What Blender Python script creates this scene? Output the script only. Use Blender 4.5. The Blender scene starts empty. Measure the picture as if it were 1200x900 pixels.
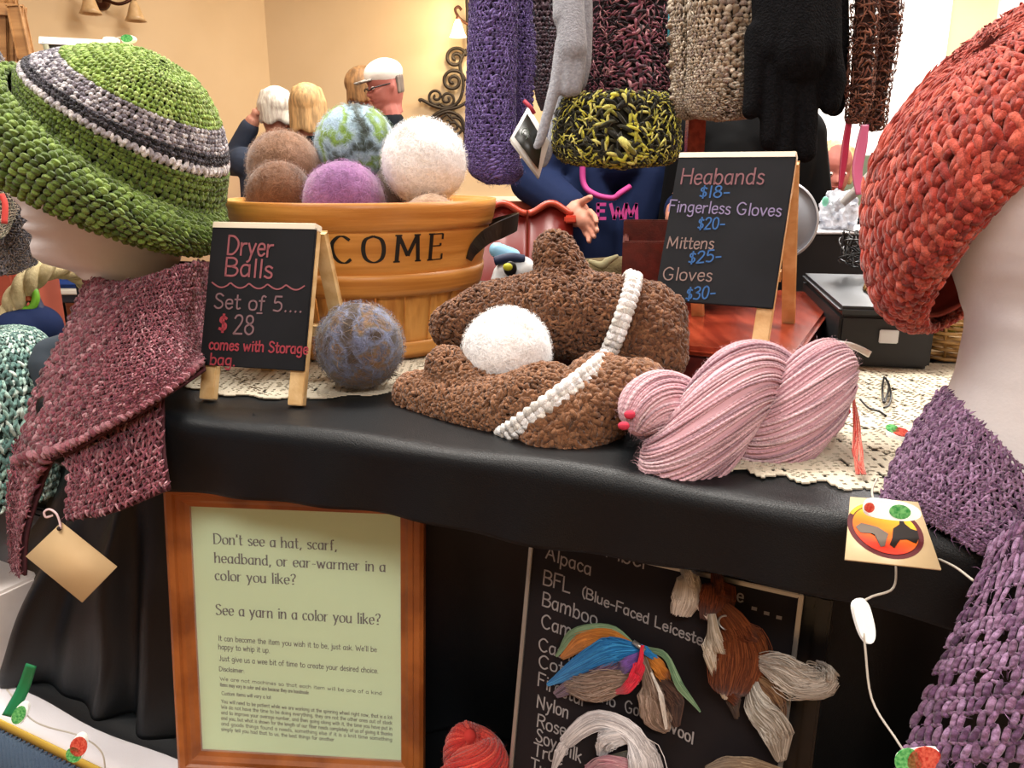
import bpy, bmesh, math, random
import numpy as np
from mathutils import Vector, Matrix
random.seed(7); RG = np.random.default_rng(7)
SC = bpy.context.scene; COL = SC.collection
R = math.radians; PI = math.pi
# ---------------------------------------------------------------- camera
PITCH = R(15.0); FPX = 933.0; CAMZ = 1.37
cam = bpy.data.objects.new('camera', bpy.data.cameras.new('camera')); COL.objects.link(cam)
cam.data.sensor_width = 36; cam.data.lens = 36 * FPX / 1200; cam.data.clip_start = 0.05
cam.location = (0, 0, CAMZ); cam.rotation_euler = (R(90) - PITCH, 0, 0)
SC.camera = cam
# ---------------------------------------------------------------- world, lights, exposure
SC.view_settings.view_transform = 'Standard'; SC.view_settings.look = 'None'
SC.view_settings.gamma = 1.0; SC.view_settings.use_curve_mapping = False
SC.view_settings.exposure = 0.0
wd = bpy.data.worlds.new('world'); SC.world = wd; wd.use_nodes = True
wd.node_tree.nodes['Background'].inputs[0].default_value = (0.62, 0.72, 0.9, 1)
wd.node_tree.nodes['Background'].inputs[1].default_value = 0.6
def area(name, loc, rot, sx, sy, power, col):
    l = bpy.data.lights.new(name, 'AREA'); l.shape = 'RECTANGLE'; l.size = sx; l.size_y = sy
    l.energy = power; l.color = col
    o = bpy.data.objects.new(name, l); COL.objects.link(o); o.location = loc; o.rotation_euler = rot
    return o
area('ceiling_panel_light', (-0.1, 1.5, 2.93), (0, 0, 0), 1.2, 0.6, 74, (1, .95, .88))
area('ceiling_panel_light', (-1.3, 0.5, 2.93), (0, 0, 0), 1.2, 0.6, 34, (1, .95, .88))
area('ceiling_panel_light', (1.5, 1.5, 2.93), (0, 0, 0), 1.2, 0.6, 50, (1, .97, .92))
area('ceiling_panel_light', (-0.6, 3.9, 2.93), (0, 0, 0), 1.2, 0.6, 48, (1, .94, .86))
area('ceiling_panel_light', (2.4, 4.2, 2.93), (0, 0, 0), 1.4, 0.8, 170, (1, .98, .96))
area('ceiling_panel_light', (0.3, -1.4, 2.93), (0, 0, 0), 1.6, 0.8, 68, (1, .96, .93))
def spot_pt(name, loc, power, col, r=.03):
    l = bpy.data.lights.new(name, 'POINT'); l.energy = power; l.color = col; l.shadow_soft_size = r
    o = bpy.data.objects.new(name, l); COL.objects.link(o); o.location = loc
# ---------------------------------------------------------------- projection helpers (pixel -> real place)
CF = Vector((0, math.cos(PITCH), -math.sin(PITCH))); CU = Vector((0, math.sin(PITCH), math.cos(PITCH))); CR = Vector((1, 0, 0))
CO = Vector((0, 0, CAMZ))
def ray(x, y): return CF + CR * ((x - 600) / FPX) - CU * ((y - 450) / FPX)
def W(x, y, d): return CO + ray(x, y) * d
def PZ(x, y, z):
    r = ray(x, y); return CO + r * ((z - CAMZ) / r.z)
def PY(x, y, Y):
    r = ray(x, y); return CO + r * (Y / r.y)
# ---------------------------------------------------------------- materials
def lin(h):
    if isinstance(h, str):
        h = h.lstrip('#'); c = [int(h[i:i + 2], 16) / 255 for i in (0, 2, 4)]
    else: c = list(h)
    return tuple((v / 12.92 if v <= .04045 else ((v + .055) / 1.055) ** 2.4) for v in c)
MATS = {}
def mat(name, col, rough=.6, metal=0, col2=None, scale=20, bump=0, bscale=60, stretch=(1, 1, 1), sheen=0, emis=0, spec=.5, trans=0, contrast=.5, alpha=1):
    if name in MATS: return MATS[name]
    m = bpy.data.materials.new(name); m.use_nodes = True; nt = m.node_tree; N = nt.nodes; L = nt.links
    b = N['Principled BSDF']; c = lin(col)
    b.inputs['Base Color'].default_value = (*c, 1); b.inputs['Roughness'].default_value = rough
    b.inputs['Metallic'].default_value = metal; b.inputs['Specular IOR Level'].default_value = spec
    if sheen: b.inputs['Sheen Weight'].default_value = sheen
    if trans: b.inputs['Transmission Weight'].default_value = trans
    if alpha < 1: b.inputs['Alpha'].default_value = alpha
    if emis:
        b.inputs['Emission Color'].default_value = (*c, 1); b.inputs['Emission Strength'].default_value = emis
    tc = N.new('ShaderNodeTexCoord'); mp = N.new('ShaderNodeMapping'); mp.inputs['Scale'].default_value = stretch
    L.new(tc.outputs['Object'], mp.inputs['Vector'])
    if col2:
        n = N.new('ShaderNodeTexNoise'); n.inputs['Scale'].default_value = scale; n.inputs['Detail'].default_value = 5
        r = N.new('ShaderNodeValToRGB'); w = contrast / 2
        r.color_ramp.elements[0].position = .5 - w * .5; r.color_ramp.elements[1].position = .5 + w * .5
        r.color_ramp.elements[0].color = (*c, 1); r.color_ramp.elements[1].color = (*lin(col2), 1)
        L.new(mp.outputs[0], n.inputs['Vector']); L.new(n.outputs[0], r.inputs[0]); L.new(r.outputs[0], b.inputs['Base Color'])
    if bump:
        n2 = N.new('ShaderNodeTexNoise'); n2.inputs['Scale'].default_value = bscale; n2.inputs['Detail'].default_value = 4
        bp = N.new('ShaderNodeBump'); bp.inputs['Strength'].default_value = bump; bp.inputs['Distance'].default_value = .004
        L.new(mp.outputs[0], n2.inputs['Vector']); L.new(n2.outputs[0], bp.inputs['Height']); L.new(bp.outputs[0], b.inputs['Normal'])
    MATS[name] = m; return m
def yarn_mat(name='yarn', k=1.0, strength=.55, rough=.9):
    """colour from the strand's own colour attribute, ply twist as fine relief"""
    if name in MATS: return MATS[name]
    m = bpy.data.materials.new(name); m.use_nodes = True; nt = m.node_tree; N = nt.nodes; L = nt.links
    b = N['Principled BSDF']; b.inputs['Roughness'].default_value = rough
    b.inputs['Sheen Weight'].default_value = .25; b.inputs['Specular IOR Level'].default_value = .25
    a = N.new('ShaderNodeAttribute'); a.attribute_name = 'Col'
    y = N.new('ShaderNodeAttribute'); y.attribute_name = 'yuv'
    s = N.new('ShaderNodeSeparateXYZ'); L.new(y.outputs['Vector'], s.inputs[0])
    def M(op, i0, i1=None):
        n = N.new('ShaderNodeMath'); n.operation = op
        for i, v in enumerate((i0, i1)):
            if v is None: continue
            if isinstance(v, (int, float)): n.inputs[i].default_value = v
            else: L.new(v, n.inputs[i])
        return n.outputs[0]
    ku = M('MULTIPLY', s.outputs[0], k)
    h = M('ADD', M('MULTIPLY', M('SINE', ku), s.outputs[1]), M('MULTIPLY', M('COSINE', ku), s.outputs[2]))
    tc = N.new('ShaderNodeTexCoord'); no = N.new('ShaderNodeTexNoise'); no.inputs['Scale'].default_value = 900
    L.new(tc.outputs['Object'], no.inputs['Vector'])
    hh = M('ADD', h, M('MULTIPLY', no.outputs[0], 1.2))
    bp = N.new('ShaderNodeBump'); bp.inputs['Strength'].default_value = strength; bp.inputs['Distance'].default_value = .0008
    L.new(hh, bp.inputs['Height']); L.new(bp.outputs[0], b.inputs['Normal'])
    mx = N.new('ShaderNodeMix'); mx.data_type = 'RGBA'; mx.blend_type = 'MULTIPLY'; mx.inputs[0].default_value = 1
    rp = N.new('ShaderNodeValToRGB'); rp.color_ramp.elements[0].position = .3; rp.color_ramp.elements[1].position = .7
    rp.color_ramp.elements[0].color = (.62, .62, .62, 1); rp.color_ramp.elements[1].color = (1.1, 1.1, 1.1, 1)
    L.new(no.outputs[0], rp.inputs[0]); L.new(a.outputs['Color'], mx.inputs[6]); L.new(rp.outputs[0], mx.inputs[7])
    L.new(mx.outputs[2], b.inputs['Base Color'])
    MATS[name] = m; return m
def wood(name, c1, c2, rough=.5, scale=6, stretch=(1, 12, 12)):
    return mat(name, c1, rough, 0, c2, scale, .12, scale * 6, stretch, contrast=.42)
# ---------------------------------------------------------------- object helpers
def link(o, parent=None):
    COL.objects.link(o)
    if parent: o.parent = parent
    return o
def tag(o, label=None, cat=None, group=None, kind=None):
    if label: o['label'] = label
    if cat: o['category'] = cat
    if group: o['group'] = group
    if kind: o['kind'] = kind
    return o
def thing(name, label, cat, loc=(0, 0, 0), group=None):
    o = bpy.data.objects.new(name, None); o.empty_display_size = .05; o.location = loc
    link(o); return tag(o, label, cat, group)
def fix(o, parent):
    """parent while keeping world-space mesh coordinates"""
    if parent is not None:
        o.parent = parent; q = parent; off = Vector((0, 0, 0))
        while q is not None: off += Vector(q.location); q = q.parent
        o.location = -off
    return o
def fast(name, V, F, m, parent=None, col=None, yuv=None, smooth=True):
    V = np.asarray(V, np.float32).reshape(-1, 3); F = np.asarray(F, np.int32); k = F.shape[1]
    me = bpy.data.meshes.new(name); me.vertices.add(len(V)); me.vertices.foreach_set('co', V.ravel())
    me.loops.add(F.size); me.loops.foreach_set('vertex_index', F.ravel())
    me.polygons.add(len(F)); me.polygons.foreach_set('loop_start', np.arange(0, F.size, k, dtype=np.int32))
    me.update(calc_edges=True)
    if smooth: me.polygons.foreach_set('use_smooth', np.ones(len(F), bool))
    if col is not None:
        c = np.ones((len(V), 4), np.float32); c[:, :3] = col
        me.color_attributes.new('Col', 'FLOAT_COLOR', 'POINT').data.foreach_set('color', c.ravel())
    if yuv is not None:
        me.attributes.new('yuv', 'FLOAT_VECTOR', 'POINT').data.foreach_set('vector', np.asarray(yuv, np.float32).ravel())
    me.materials.append(m); o = bpy.data.objects.new(name, me); link(o); return fix(o, parent)
def bmobj(name, bm, m, parent=None, smooth=True, bevel=0):
    if bevel: bmesh.ops.bevel(bm, geom=[e for e in bm.edges], offset=bevel, segments=2, affect='EDGES', clamp_overlap=True)
    bmesh.ops.recalc_face_normals(bm, faces=bm.faces)
    me = bpy.data.meshes.new(name); bm.to_mesh(me); bm.free()
    if smooth:
        for p in me.polygons: p.use_smooth = True
        if bevel:
            try: me.set_sharp_from_angle(angle=R(40))
            except Exception: pass
    me.materials.append(m); o = bpy.data.objects.new(name, me); link(o); return fix(o, parent)
def add_box(bm, lo, hi, M=None):
    r = bmesh.ops.create_cube(bm, size=1); lo = Vector(lo); hi = Vector(hi); c = (lo + hi) / 2; s = hi - lo
    for v in r['verts']:
        v.co = Vector((v.co.x * s.x + c.x, v.co.y * s.y + c.y, v.co.z * s.z + c.z))
        if M is not None: v.co = M @ v.co
    return r['verts']
def box(name, lo, hi, m, parent=None, bevel=.002, M=None):
    bm = bmesh.new(); add_box(bm, lo, hi, M); return bmobj(name, bm, m, parent, bool(bevel), bevel)
def frame_axes(T):
    T = T / (np.linalg.norm(T, axis=-1, keepdims=True) + 1e-12)
    up = np.tile(np.array([0, 0, 1.]), (len(T), 1)); up[np.abs(T[:, 2]) > .9] = (1, 0, 0)
    B = np.cross(T, up); B /= np.linalg.norm(B, axis=1, keepdims=True); return T, B, np.cross(B, T)
def cr(P, n):
    """Catmull-Rom through rows of P, n samples"""
    P = np.asarray(P, float); k = len(P)
    Q = np.vstack([2 * P[0] - P[1], P, 2 * P[-1] - P[-2]]); t = np.linspace(0, k - 1, n); i = np.clip(t.astype(int), 0, k - 2)
    f = (t - i).reshape([-1] + [1] * (P.ndim - 1)); a, b, c, d = Q[i], Q[i + 1], Q[i + 2], Q[i + 3]
    return .5 * (2 * b + (c - a) * f + (2 * a - 5 * b + 4 * c - d) * f ** 2 + (3 * b - a - 3 * c + d) * f ** 3)
def cr_at(P, t):
    P = np.asarray(P, float); k = len(P); Q = np.vstack([(2 * P[0] - P[1])[None], P, (2 * P[-1] - P[-2])[None]])
    t = np.clip(t, 0, 1) * (k - 1); i = np.clip(t.astype(int), 0, k - 2); f = (t - i)
    f = f.reshape(f.shape + (1,) * (P.ndim - 1)); a, b, c, d = Q[i], Q[i + 1], Q[i + 2], Q[i + 3]
    return .5 * (2 * b + (c - a) * f + (2 * a - 5 * b + 4 * c - d) * f ** 2 + (3 * b - a - 3 * c + d) * f ** 3)
def tube_VF(P, r, sides=8, cap=True):
    P = np.asarray(P, float); n = len(P); r = np.broadcast_to(np.asarray(r, float), (n,))
    T = np.gradient(P, axis=0); T /= np.linalg.norm(T, axis=1, keepdims=True) + 1e-12
    B = np.zeros_like(T); b = np.cross(T[0], [0, 0, 1.]) if abs(T[0][2]) < .9 else np.cross(T[0], [1., 0, 0])
    for i in range(n):
        b = b - T[i] * (b @ T[i]); b /= np.linalg.norm(b) + 1e-12; B[i] = b
    Nn = np.cross(B, T); a = np.arange(sides) * 2 * PI / sides
    V = P[:, None] + (B[:, None] * np.cos(a)[None, :, None] + Nn[:, None] * np.sin(a)[None, :, None]) * r[:, None, None]
    idx = np.arange(n * sides).reshape(n, sides); j = np.roll(idx, -1, 1)
    F = np.stack([idx[:-1], j[:-1], j[1:], idx[1:]], -1).reshape(-1, 4); V = V.reshape(-1, 3)
    s = np.concatenate([[0], np.cumsum(np.linalg.norm(np.diff(P, axis=0), axis=1))])
    yuv = np.stack([np.repeat(s, sides), np.tile(np.cos(a), n), np.tile(np.sin(a), n)], 1)
    if cap:
        V = np.vstack([V, P[:1], P[-1:]]); c0 = n * sides; c1 = c0 + 1; yuv = np.vstack([yuv, [[0, 0, 0]] * 2])
        F = np.vstack([F] + [[[idx[0, k], c0, c0, j[0, k]]] for k in range(0)])
        t0 = np.stack([j[0], idx[0], np.full(sides, c0), np.full(sides, c0)], 1)
        t1 = np.stack([idx[-1], j[-1], np.full(sides, c1), np.full(sides, c1)], 1)
        return V, F, yuv, (t0[:, :3], t1[:, :3])
    return V, F, yuv, None
def tube(name, P, r, m, parent=None, sides=10, smoothn=0):
    if smoothn: P = cr(P, smoothn)
    if not np.isscalar(r) and smoothn: r = np.interp(np.linspace(0, 1, smoothn), np.linspace(0, 1, len(r)), r)
    V, F, _, caps = tube_VF(P, r, sides)
    me = bpy.data.meshes.new(name)
    me.from_pydata(V.tolist(), [], F.tolist() + caps[0].tolist() + caps[1].tolist()); me.update()
    for p in me.polygons: p.use_smooth = True
    me.materials.append(m); o = bpy.data.objects.new(name, me); link(o); return fix(o, parent)
def multi_tube(name, paths, r, m, parent=None, sides=5, cols=None):
    Vs, Fs, Ys, Cs = [], [], [], []; off = 0
    for k, P in enumerate(paths):
        rr = r[k] if isinstance(r, list) else r
        V, F, Y, _ = tube_VF(P, rr, sides, cap=False)
        Vs.append(V); Fs.append(F + off); Ys.append(Y); off += len(V)
        if cols is not None: 
            c = np.asarray(cols[k]); Cs.append(np.repeat(c, sides, 0) if c.ndim == 2 else np.tile(c, (len(V), 1)))
    o = fast(name, np.vstack(Vs), np.vstack(Fs), m, parent, np.vstack(Cs) if cols is not None else None, np.vstack(Ys))
    return tag(o, kind='stuff') if parent is not None and len(paths) > 4 else o
def lathe(name, prof, m, parent=None, center=(0, 0, 0), n=48, M=None, closed=False):
    """prof: list of (radius, height)"""
    prof = np.asarray(prof, float); k = len(prof); a = np.arange(n) * 2 * PI / n
    V = np.stack([prof[:, 0][:, None] * np.cos(a), prof[:, 0][:, None] * np.sin(a), np.repeat(prof[:, 1][:, None], n, 1)], -1).reshape(-1, 3)
    if M is not None: V = V @ np.array(M.to_3x3()).T + np.array(M.translation)
    V = V + np.array(center); idx = np.arange(k * n).reshape(k, n); j = np.roll(idx, -1, 1)
    F = np.stack([idx[:-1], j[:-1], j[1:], idx[1:]], -1).reshape(-1, 4); return fast(name, V, F, m, parent)
# ---------------------------------------------------------------- surfaces and stitches
def diff(S, u, v, e=2e-3):
    u0, u1 = np.clip(u - e, 0, 1), np.clip(u + e, 0, 1); v0, v1 = np.clip(v - e, 0, 1), np.clip(v + e, 0, 1)
    P = S(u, v); Su = (S(u1, v) - S(u0, v)) / (u1 - u0)[:, None]; Sv = (S(u, v1) - S(u, v0)) / (v1 - v0)[:, None]
    N = np.cross(Su, Sv); N /= np.linalg.norm(N, axis=1, keepdims=True) + 1e-12
    return P, Su, Sv, N
def patch(rows):
    """rows of control points (from neck to hem); returns S(u across, v down)"""
    G = np.array([[list(p) for p in r] for r in rows], float)
    def S(u, v):
        A = cr_at(G, v)  # (n, cols, 3)
        k = A.shape[1]; t = np.clip(u, 0, 1) * (k - 1); i = np.clip(t.astype(int), 0, k - 2); f = (t - i)[:, None]
        Q = np.concatenate([2 * A[:, :1] - A[:, 1:2], A, 2 * A[:, -1:] - A[:, -2:-1]], 1); r = np.arange(len(u))
        a, b, c, d = Q[r, i], Q[r, i + 1], Q[r, i + 2], Q[r, i + 3]
        return .5 * (2 * b + (c - a) * f + (2 * a - 5 * b + 4 * c - d) * f ** 2 + (3 * b - a - 3 * c + d) * f ** 3)
    return S
def caps_mesh(name, P, T, N, L, r, bow, cols, m, parent=None, rings=7, sides=6, flat=.85, tw=14):
    """fat yarn stitches: n bowed, tapered capsules in one mesh"""
    n = len(P); T = T / (np.linalg.norm(T, axis=1, keepdims=True) + 1e-12)
    N = N - T * (N * T).sum(1)[:, None]; N /= np.linalg.norm(N, axis=1, keepdims=True) + 1e-12; B = np.cross(T, N)
    L = np.broadcast_to(L, (n,)); r = np.broadcast_to(r, (n,)); bow = np.broadcast_to(bow, (n,))
    t = np.linspace(-1, 1, rings); pr = np.sqrt(np.maximum(1 - np.abs(t) ** 2.6, .03)); a = np.arange(sides) * 2 * PI / sides
    C = P[:, None] + T[:, None] * (t[None, :, None] * L[:, None, None] / 2) + N[:, None] * ((1 - t ** 2)[None, :, None] * bow[:, None, None])
    V = C[:, :, None] + (B[:, None, None] * np.cos(a)[None, None, :, None] + N[:, None, None] * (np.sin(a) * flat)[None, None, :, None]) * (r[:, None, None, None] * pr[None, :, None, None])
    V = V.reshape(-1, 3); idx = np.arange(n * rings * sides).reshape(n, rings, sides); j = np.roll(idx, -1, 2)
    F = np.stack([idx[:, :-1], j[:, :-1], j[:, 1:], idx[:, 1:]], -1).reshape(-1, 4)
    yu = np.repeat((t * tw / 2)[None], n, 0) + RG.uniform(0, 6, (n, 1))
    yuv = np.stack([np.repeat(yu.reshape(-1), sides), np.tile(np.cos(a), n * rings), np.tile(np.sin(a), n * rings)], 1)
    return tag(fast(name, V, F, m, parent, np.repeat(cols, rings * sides, 0), yuv), kind='stuff')
def palette(cs, wts=None):
    A = np.array([lin(c) for c in cs])
    def f(u, v):
        k = RG.choice(len(A), len(u), p=wts); c = A[k] * RG.uniform(.72, 1.22, (len(u), 1)); return np.clip(c, 0, 1)
    return f
def knit(name, S, cols, rows, colf, parent, style='v', m=None, jit=.12, rs=1.0, flip=1, keep=None, bs=1.0, u0=0, u1=1, v0=0, v1=1, lift=0, stag=.5):
    m = m or yarn_mat()
    i, j = np.meshgrid(np.arange(cols), np.arange(rows)); i = i.ravel().astype(float); j = j.ravel().astype(float)
    u = (i + .5 + stag * (j % 2) - stag * .5) / cols; v = (j + .5) / rows
    u = u + RG.normal(0, jit * .35 / cols, len(u)); v = v + RG.normal(0, jit * .35 / rows, len(v))
    u = u0 + (u1 - u0) * np.clip(u, 0, 1); v = v0 + (v1 - v0) * np.clip(v, 0, 1)
    if keep is not None:
        k = keep(u, v, i, j); u, v, i, j = u[k], v[k], i[k], j[k]
    P, Su, Sv, N = diff(S, u, v); N = N * flip
    a = np.linalg.norm(Su, axis=1) * (u1 - u0) / cols; b = np.linalg.norm(Sv, axis=1) * (v1 - v0) / rows
    Tu = Su / (np.linalg.norm(Su, axis=1, keepdims=True) + 1e-12); Tv = Sv / (np.linalg.norm(Sv, axis=1, keepdims=True) + 1e-12)
    PP, TT, NN, LL, rr, bb, cc = [], [], [], [], [], [], []
    def put(P, T, L, r, bow, c=None):
        n = len(P); T = T + RG.normal(0, jit, T.shape)
        PP.append(P); TT.append(T); NN.append(N + RG.normal(0, jit, N.shape)); LL.append(L * RG.uniform(.9, 1.12, n)); rr.append(r * RG.uniform(.85, 1.15, n)); bb.append(bow)
        cc.append(colf(u, v) if c is None else c)
    if lift: P = P + N * lift
    if style == 'v':
        for s in (-1, 1): put(P + Tu * (s * .24 * a)[:, None], Tv + Tu * s * -.55, b * 1.35, a * .27 * rs, a * .12 * bs)
    elif style == 'bean':
        put(P, Tv + Tu * .45, b * 1.2, a * .40 * rs, a * .18 * bs)
    elif style == 'sc':
        for s in (-1, 1): put(P + Tu * (s * .22 * a)[:, None] + Tv * (.1 * b)[:, None], Tv + Tu * s * .5, b * .95, a * .24 * rs, a * .18 * bs)
        put(P - Tv * (.42 * b)[:, None], Tu, a * 1.15, b * .2 * rs, a * .16 * bs)
    elif style == 'lace':
        put(P, Tv + Tu * .25, b * 1.35, a * .40 * rs, a * .12 * bs); put(P + Tv * (.5 * b)[:, None], Tu, a * 1.3, a * .26 * rs, a * .1)
    elif style == 'rope':
        for s in (-1, 1): put(P + Tu * (s * .25 * a)[:, None], Tv + Tu * s * -.42, b * 1.75, a * .21 * rs, a * .22 * bs)
        put(P - Tv * (.3 * b)[:, None] + N * (.08 * a)[:, None], Tu + Tv * .3, a * 1.3, a * .19 * rs, a * .16 * bs)
    elif style == 'curl':
        for s in range(2): 
            th = RG.uniform(0, PI, len(P))[:, None]; put(P + Tu * (RG.uniform(-.4, .4, len(P)) * a)[:, None], Tv * np.cos(th) + Tu * np.sin(th), (a + b) * .95, a * .16 * rs, a * .42 * bs)
    return caps_mesh(name, np.vstack(PP), np.vstack(TT), np.vstack(NN), np.concatenate(LL), np.concatenate(rr), np.concatenate(bb), np.vstack(cc), m, parent)
def sheet(name, S, m, parent, nu=40, nv=40, off=0., wrap=False, thick=.003, u0=0, u1=1, v0=0, v1=1):
    u, v = np.meshgrid(np.linspace(u0, u1, nu), np.linspace(v0, v1, nv)); P, Su, Sv, N = diff(S, u.ravel(), v.ravel())
    A = P + N * off; Bk = P + N * (off - thick); idx = np.arange(nu * nv).reshape(nv, nu); q = lambda I: np.stack([I[:-1, :-1], I[:-1, 1:], I[1:, 1:], I[1:, :-1]], -1).reshape(-1, 4)
    F = [q(idx), q(idx + nu * nv)[:, ::-1]]; o = nu * nv
    def rim(e): return np.stack([e[:-1], e[:-1] + o, e[1:] + o, e[1:]], 1)
    F += [rim(idx[0]), rim(idx[-1])[:, ::-1]]
    if not wrap: F += [rim(idx[:, 0])[:, ::-1], rim(idx[:, -1])]
    return fast(name, np.vstack([A, Bk]), np.vstack(F), m, parent)
def fuzz(name, P, N, n, length, width, colf, m, parent, curl=.6, lift=.35):
    """fine loose fibres standing off a surface: thin curved slivers"""
    k = RG.integers(0, len(P), n); p = P[k]; nn = N[k]; rnd = RG.normal(0, 1, (n, 3)); t = np.cross(nn, rnd); t /= np.linalg.norm(t, axis=1, keepdims=True) + 1e-9
    d = t + nn * lift; L = length * RG.uniform(.4, 1.3, (n, 1)); s = np.cross(d, nn); s /= np.linalg.norm(s, axis=1, keepdims=True) + 1e-9; w = width
    q = np.cross(nn, t) * curl
    a = p; b = p + d * L * .5 + q * L * .15 + nn * L * lift * .5; c = p + t * L + q * L * .5 + nn * L * lift * .7
    V = np.stack([a - s * w, a + s * w, b - s * w, b + s * w, c - s * w * .3, c + s * w * .3], 1).reshape(-1, 3); i = np.arange(n)[:, None] * 6
    F = np.vstack([i + np.array([[0, 1, 3, 2]]), i + np.array([[2, 3, 5, 4]])])
    col = np.repeat(colf(k, p), 6, 0); return tag(fast(name, V, F, m, parent, col, np.zeros((len(V), 3))), kind='stuff')
def lock(name, path, width, colf, m, parent, n=160, seg=14, w=.0006, flat=.35, wild=.15, taper=True):
    """a lock of loose wool roving: many fine fibres along one path"""
    C = cr(path, seg); T = np.gradient(C, axis=0); T, B, N = frame_axes(T); t = np.linspace(0, 1, seg)
    pr = width if np.isscalar(width) else np.interp(t, np.linspace(0, 1, len(width)), width); pr = np.broadcast_to(pr, (seg,))
    Vs, Fs, Cs = [], [], []
    n = int(n * 2.2); w = w * .5; a = RG.uniform(0, 2 * PI, n); q = np.sqrt(RG.uniform(0, 1, n)); k1 = RG.normal(0, wild, (n, 2)); ph = RG.uniform(0, 6, n)
    ox = (q * np.cos(a))[:, None] + k1[:, :1] * np.sin(t * 5 + ph[:, None]); oz = ((q * np.sin(a))[:, None] + k1[:, 1:] * np.cos(t * 6 + ph[:, None])) * flat
    sh = RG.uniform(-.06, .06, n)
    X = C[None] + (N[None] * ox[:, :, None] + B[None] * oz[:, :, None]) * pr[None, :, None] + T[None] * sh[:, None, None] * .1
    side = np.cross(T, np.array([0, -1., .2])); side /= np.linalg.norm(side, axis=1, keepdims=True) + 1e-9
    V = np.stack([X - side[None] * w, X + side[None] * w], 2).reshape(n, seg * 2, 3); i = np.arange(seg - 1) * 2
    F1 = np.stack([i, i + 1, i + 3, i + 2], 1); F = (F1[None] + (np.arange(n) * seg * 2)[:, None, None]).reshape(-1, 4)
    col = np.repeat(colf(n), seg * 2, 0); return tag(fast(name, V.reshape(-1, 3), F, m, parent, col, np.zeros((n * seg * 2, 3))), kind='stuff')
def pal(cs, wts=None):
    A = np.array([lin(c) for c in cs])
    return lambda n: np.clip(A[RG.choice(len(A), n, p=wts)] * RG.uniform(.75, 1.2, (n, 1)), 0, 1)
# ---------------------------------------------------------------- blobs: continuous bodies from tapered limbs
def limb(bm, A, ra, B, rb, n=12):
    A = Vector(A); B = Vector(B); d = B - A; L = d.length
    if L < 1e-6: d = Vector((0, 0, 1)); L = 1e-6
    q = d.normalized().to_track_quat('Z', 'Y').to_matrix(); rings = []
    prof = [(ra * math.sin(a), -ra * math.cos(a)) for a in np.linspace(.25, PI / 2, 4)] + [(rb * math.cos(a), L + rb * math.sin(a)) for a in np.linspace(0, PI / 2 - .25, 4)]
    for rr, z in prof: rings.append([bm.verts.new(A + q @ Vector((rr * math.cos(k * 2 * PI / n), rr * math.sin(k * 2 * PI / n), z))) for k in range(n)])
    for x, y in zip(rings, rings[1:]):
        for k in range(n): bm.faces.new((x[k], x[(k + 1) % n], y[(k + 1) % n], y[k]))
    bm.faces.new(rings[0][::-1]); bm.faces.new(rings[-1])
def ellip(bm, c, s, M=None):
    r = bmesh.ops.create_icosphere(bm, subdivisions=3, radius=1)
    for v in r['verts']:
        p = Vector((v.co.x * s[0], v.co.y * s[1], v.co.z * s[2])); v.co = (M @ p if M is not None else p) + Vector(c)
def remeshed(bm, voxel, sm=4):
    bmesh.ops.recalc_face_normals(bm, faces=bm.faces)
    me = bpy.data.meshes.new('tmp'); bm.to_mesh(me); bm.free(); o = bpy.data.objects.new('tmp', me); COL.objects.link(o)
    r = o.modifiers.new('r', 'REMESH'); r.mode = 'VOXEL'; r.voxel_size = voxel; r.use_smooth_shade = True
    if sm: s = o.modifiers.new('s', 'SMOOTH'); s.iterations = sm; s.factor = .5
    dg = bpy.context.evaluated_depsgraph_get(); out = bpy.data.meshes.new_from_object(o.evaluated_get(dg))
    bpy.data.objects.remove(o); bpy.data.meshes.remove(me); return out
def blob(name, bm, voxel, m, parent=None, sm=4):
    me = remeshed(bm, voxel, sm); me.name = name; me.materials.clear(); me.materials.append(m)
    me.polygons.foreach_set('use_smooth', np.ones(len(me.polygons), bool)); o = bpy.data.objects.new(name, me); link(o); return fix(o, parent)
def mesh_pts(me, n):
    me.calc_loop_triangles(); k = len(me.loop_triangles); tv = np.empty(k * 3, np.int32); me.loop_triangles.foreach_get('vertices', tv); tv = tv.reshape(-1, 3)
    co = np.empty(len(me.vertices) * 3, np.float32); me.vertices.foreach_get('co', co); co = co.reshape(-1, 3); A, B, C = co[tv[:, 0]], co[tv[:, 1]], co[tv[:, 2]]
    cx = np.cross(B - A, C - A); ar = np.linalg.norm(cx, axis=1); q = RG.choice(k, n, p=ar / ar.sum()); r1 = np.sqrt(RG.uniform(0, 1, (n, 1))); r2 = RG.uniform(0, 1, (n, 1))
    P = A[q] * (1 - r1) + B[q] * r1 * (1 - r2) + C[q] * r1 * r2; return P.astype(float), (cx[q] / (ar[q][:, None] + 1e-12)).astype(float)
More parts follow.
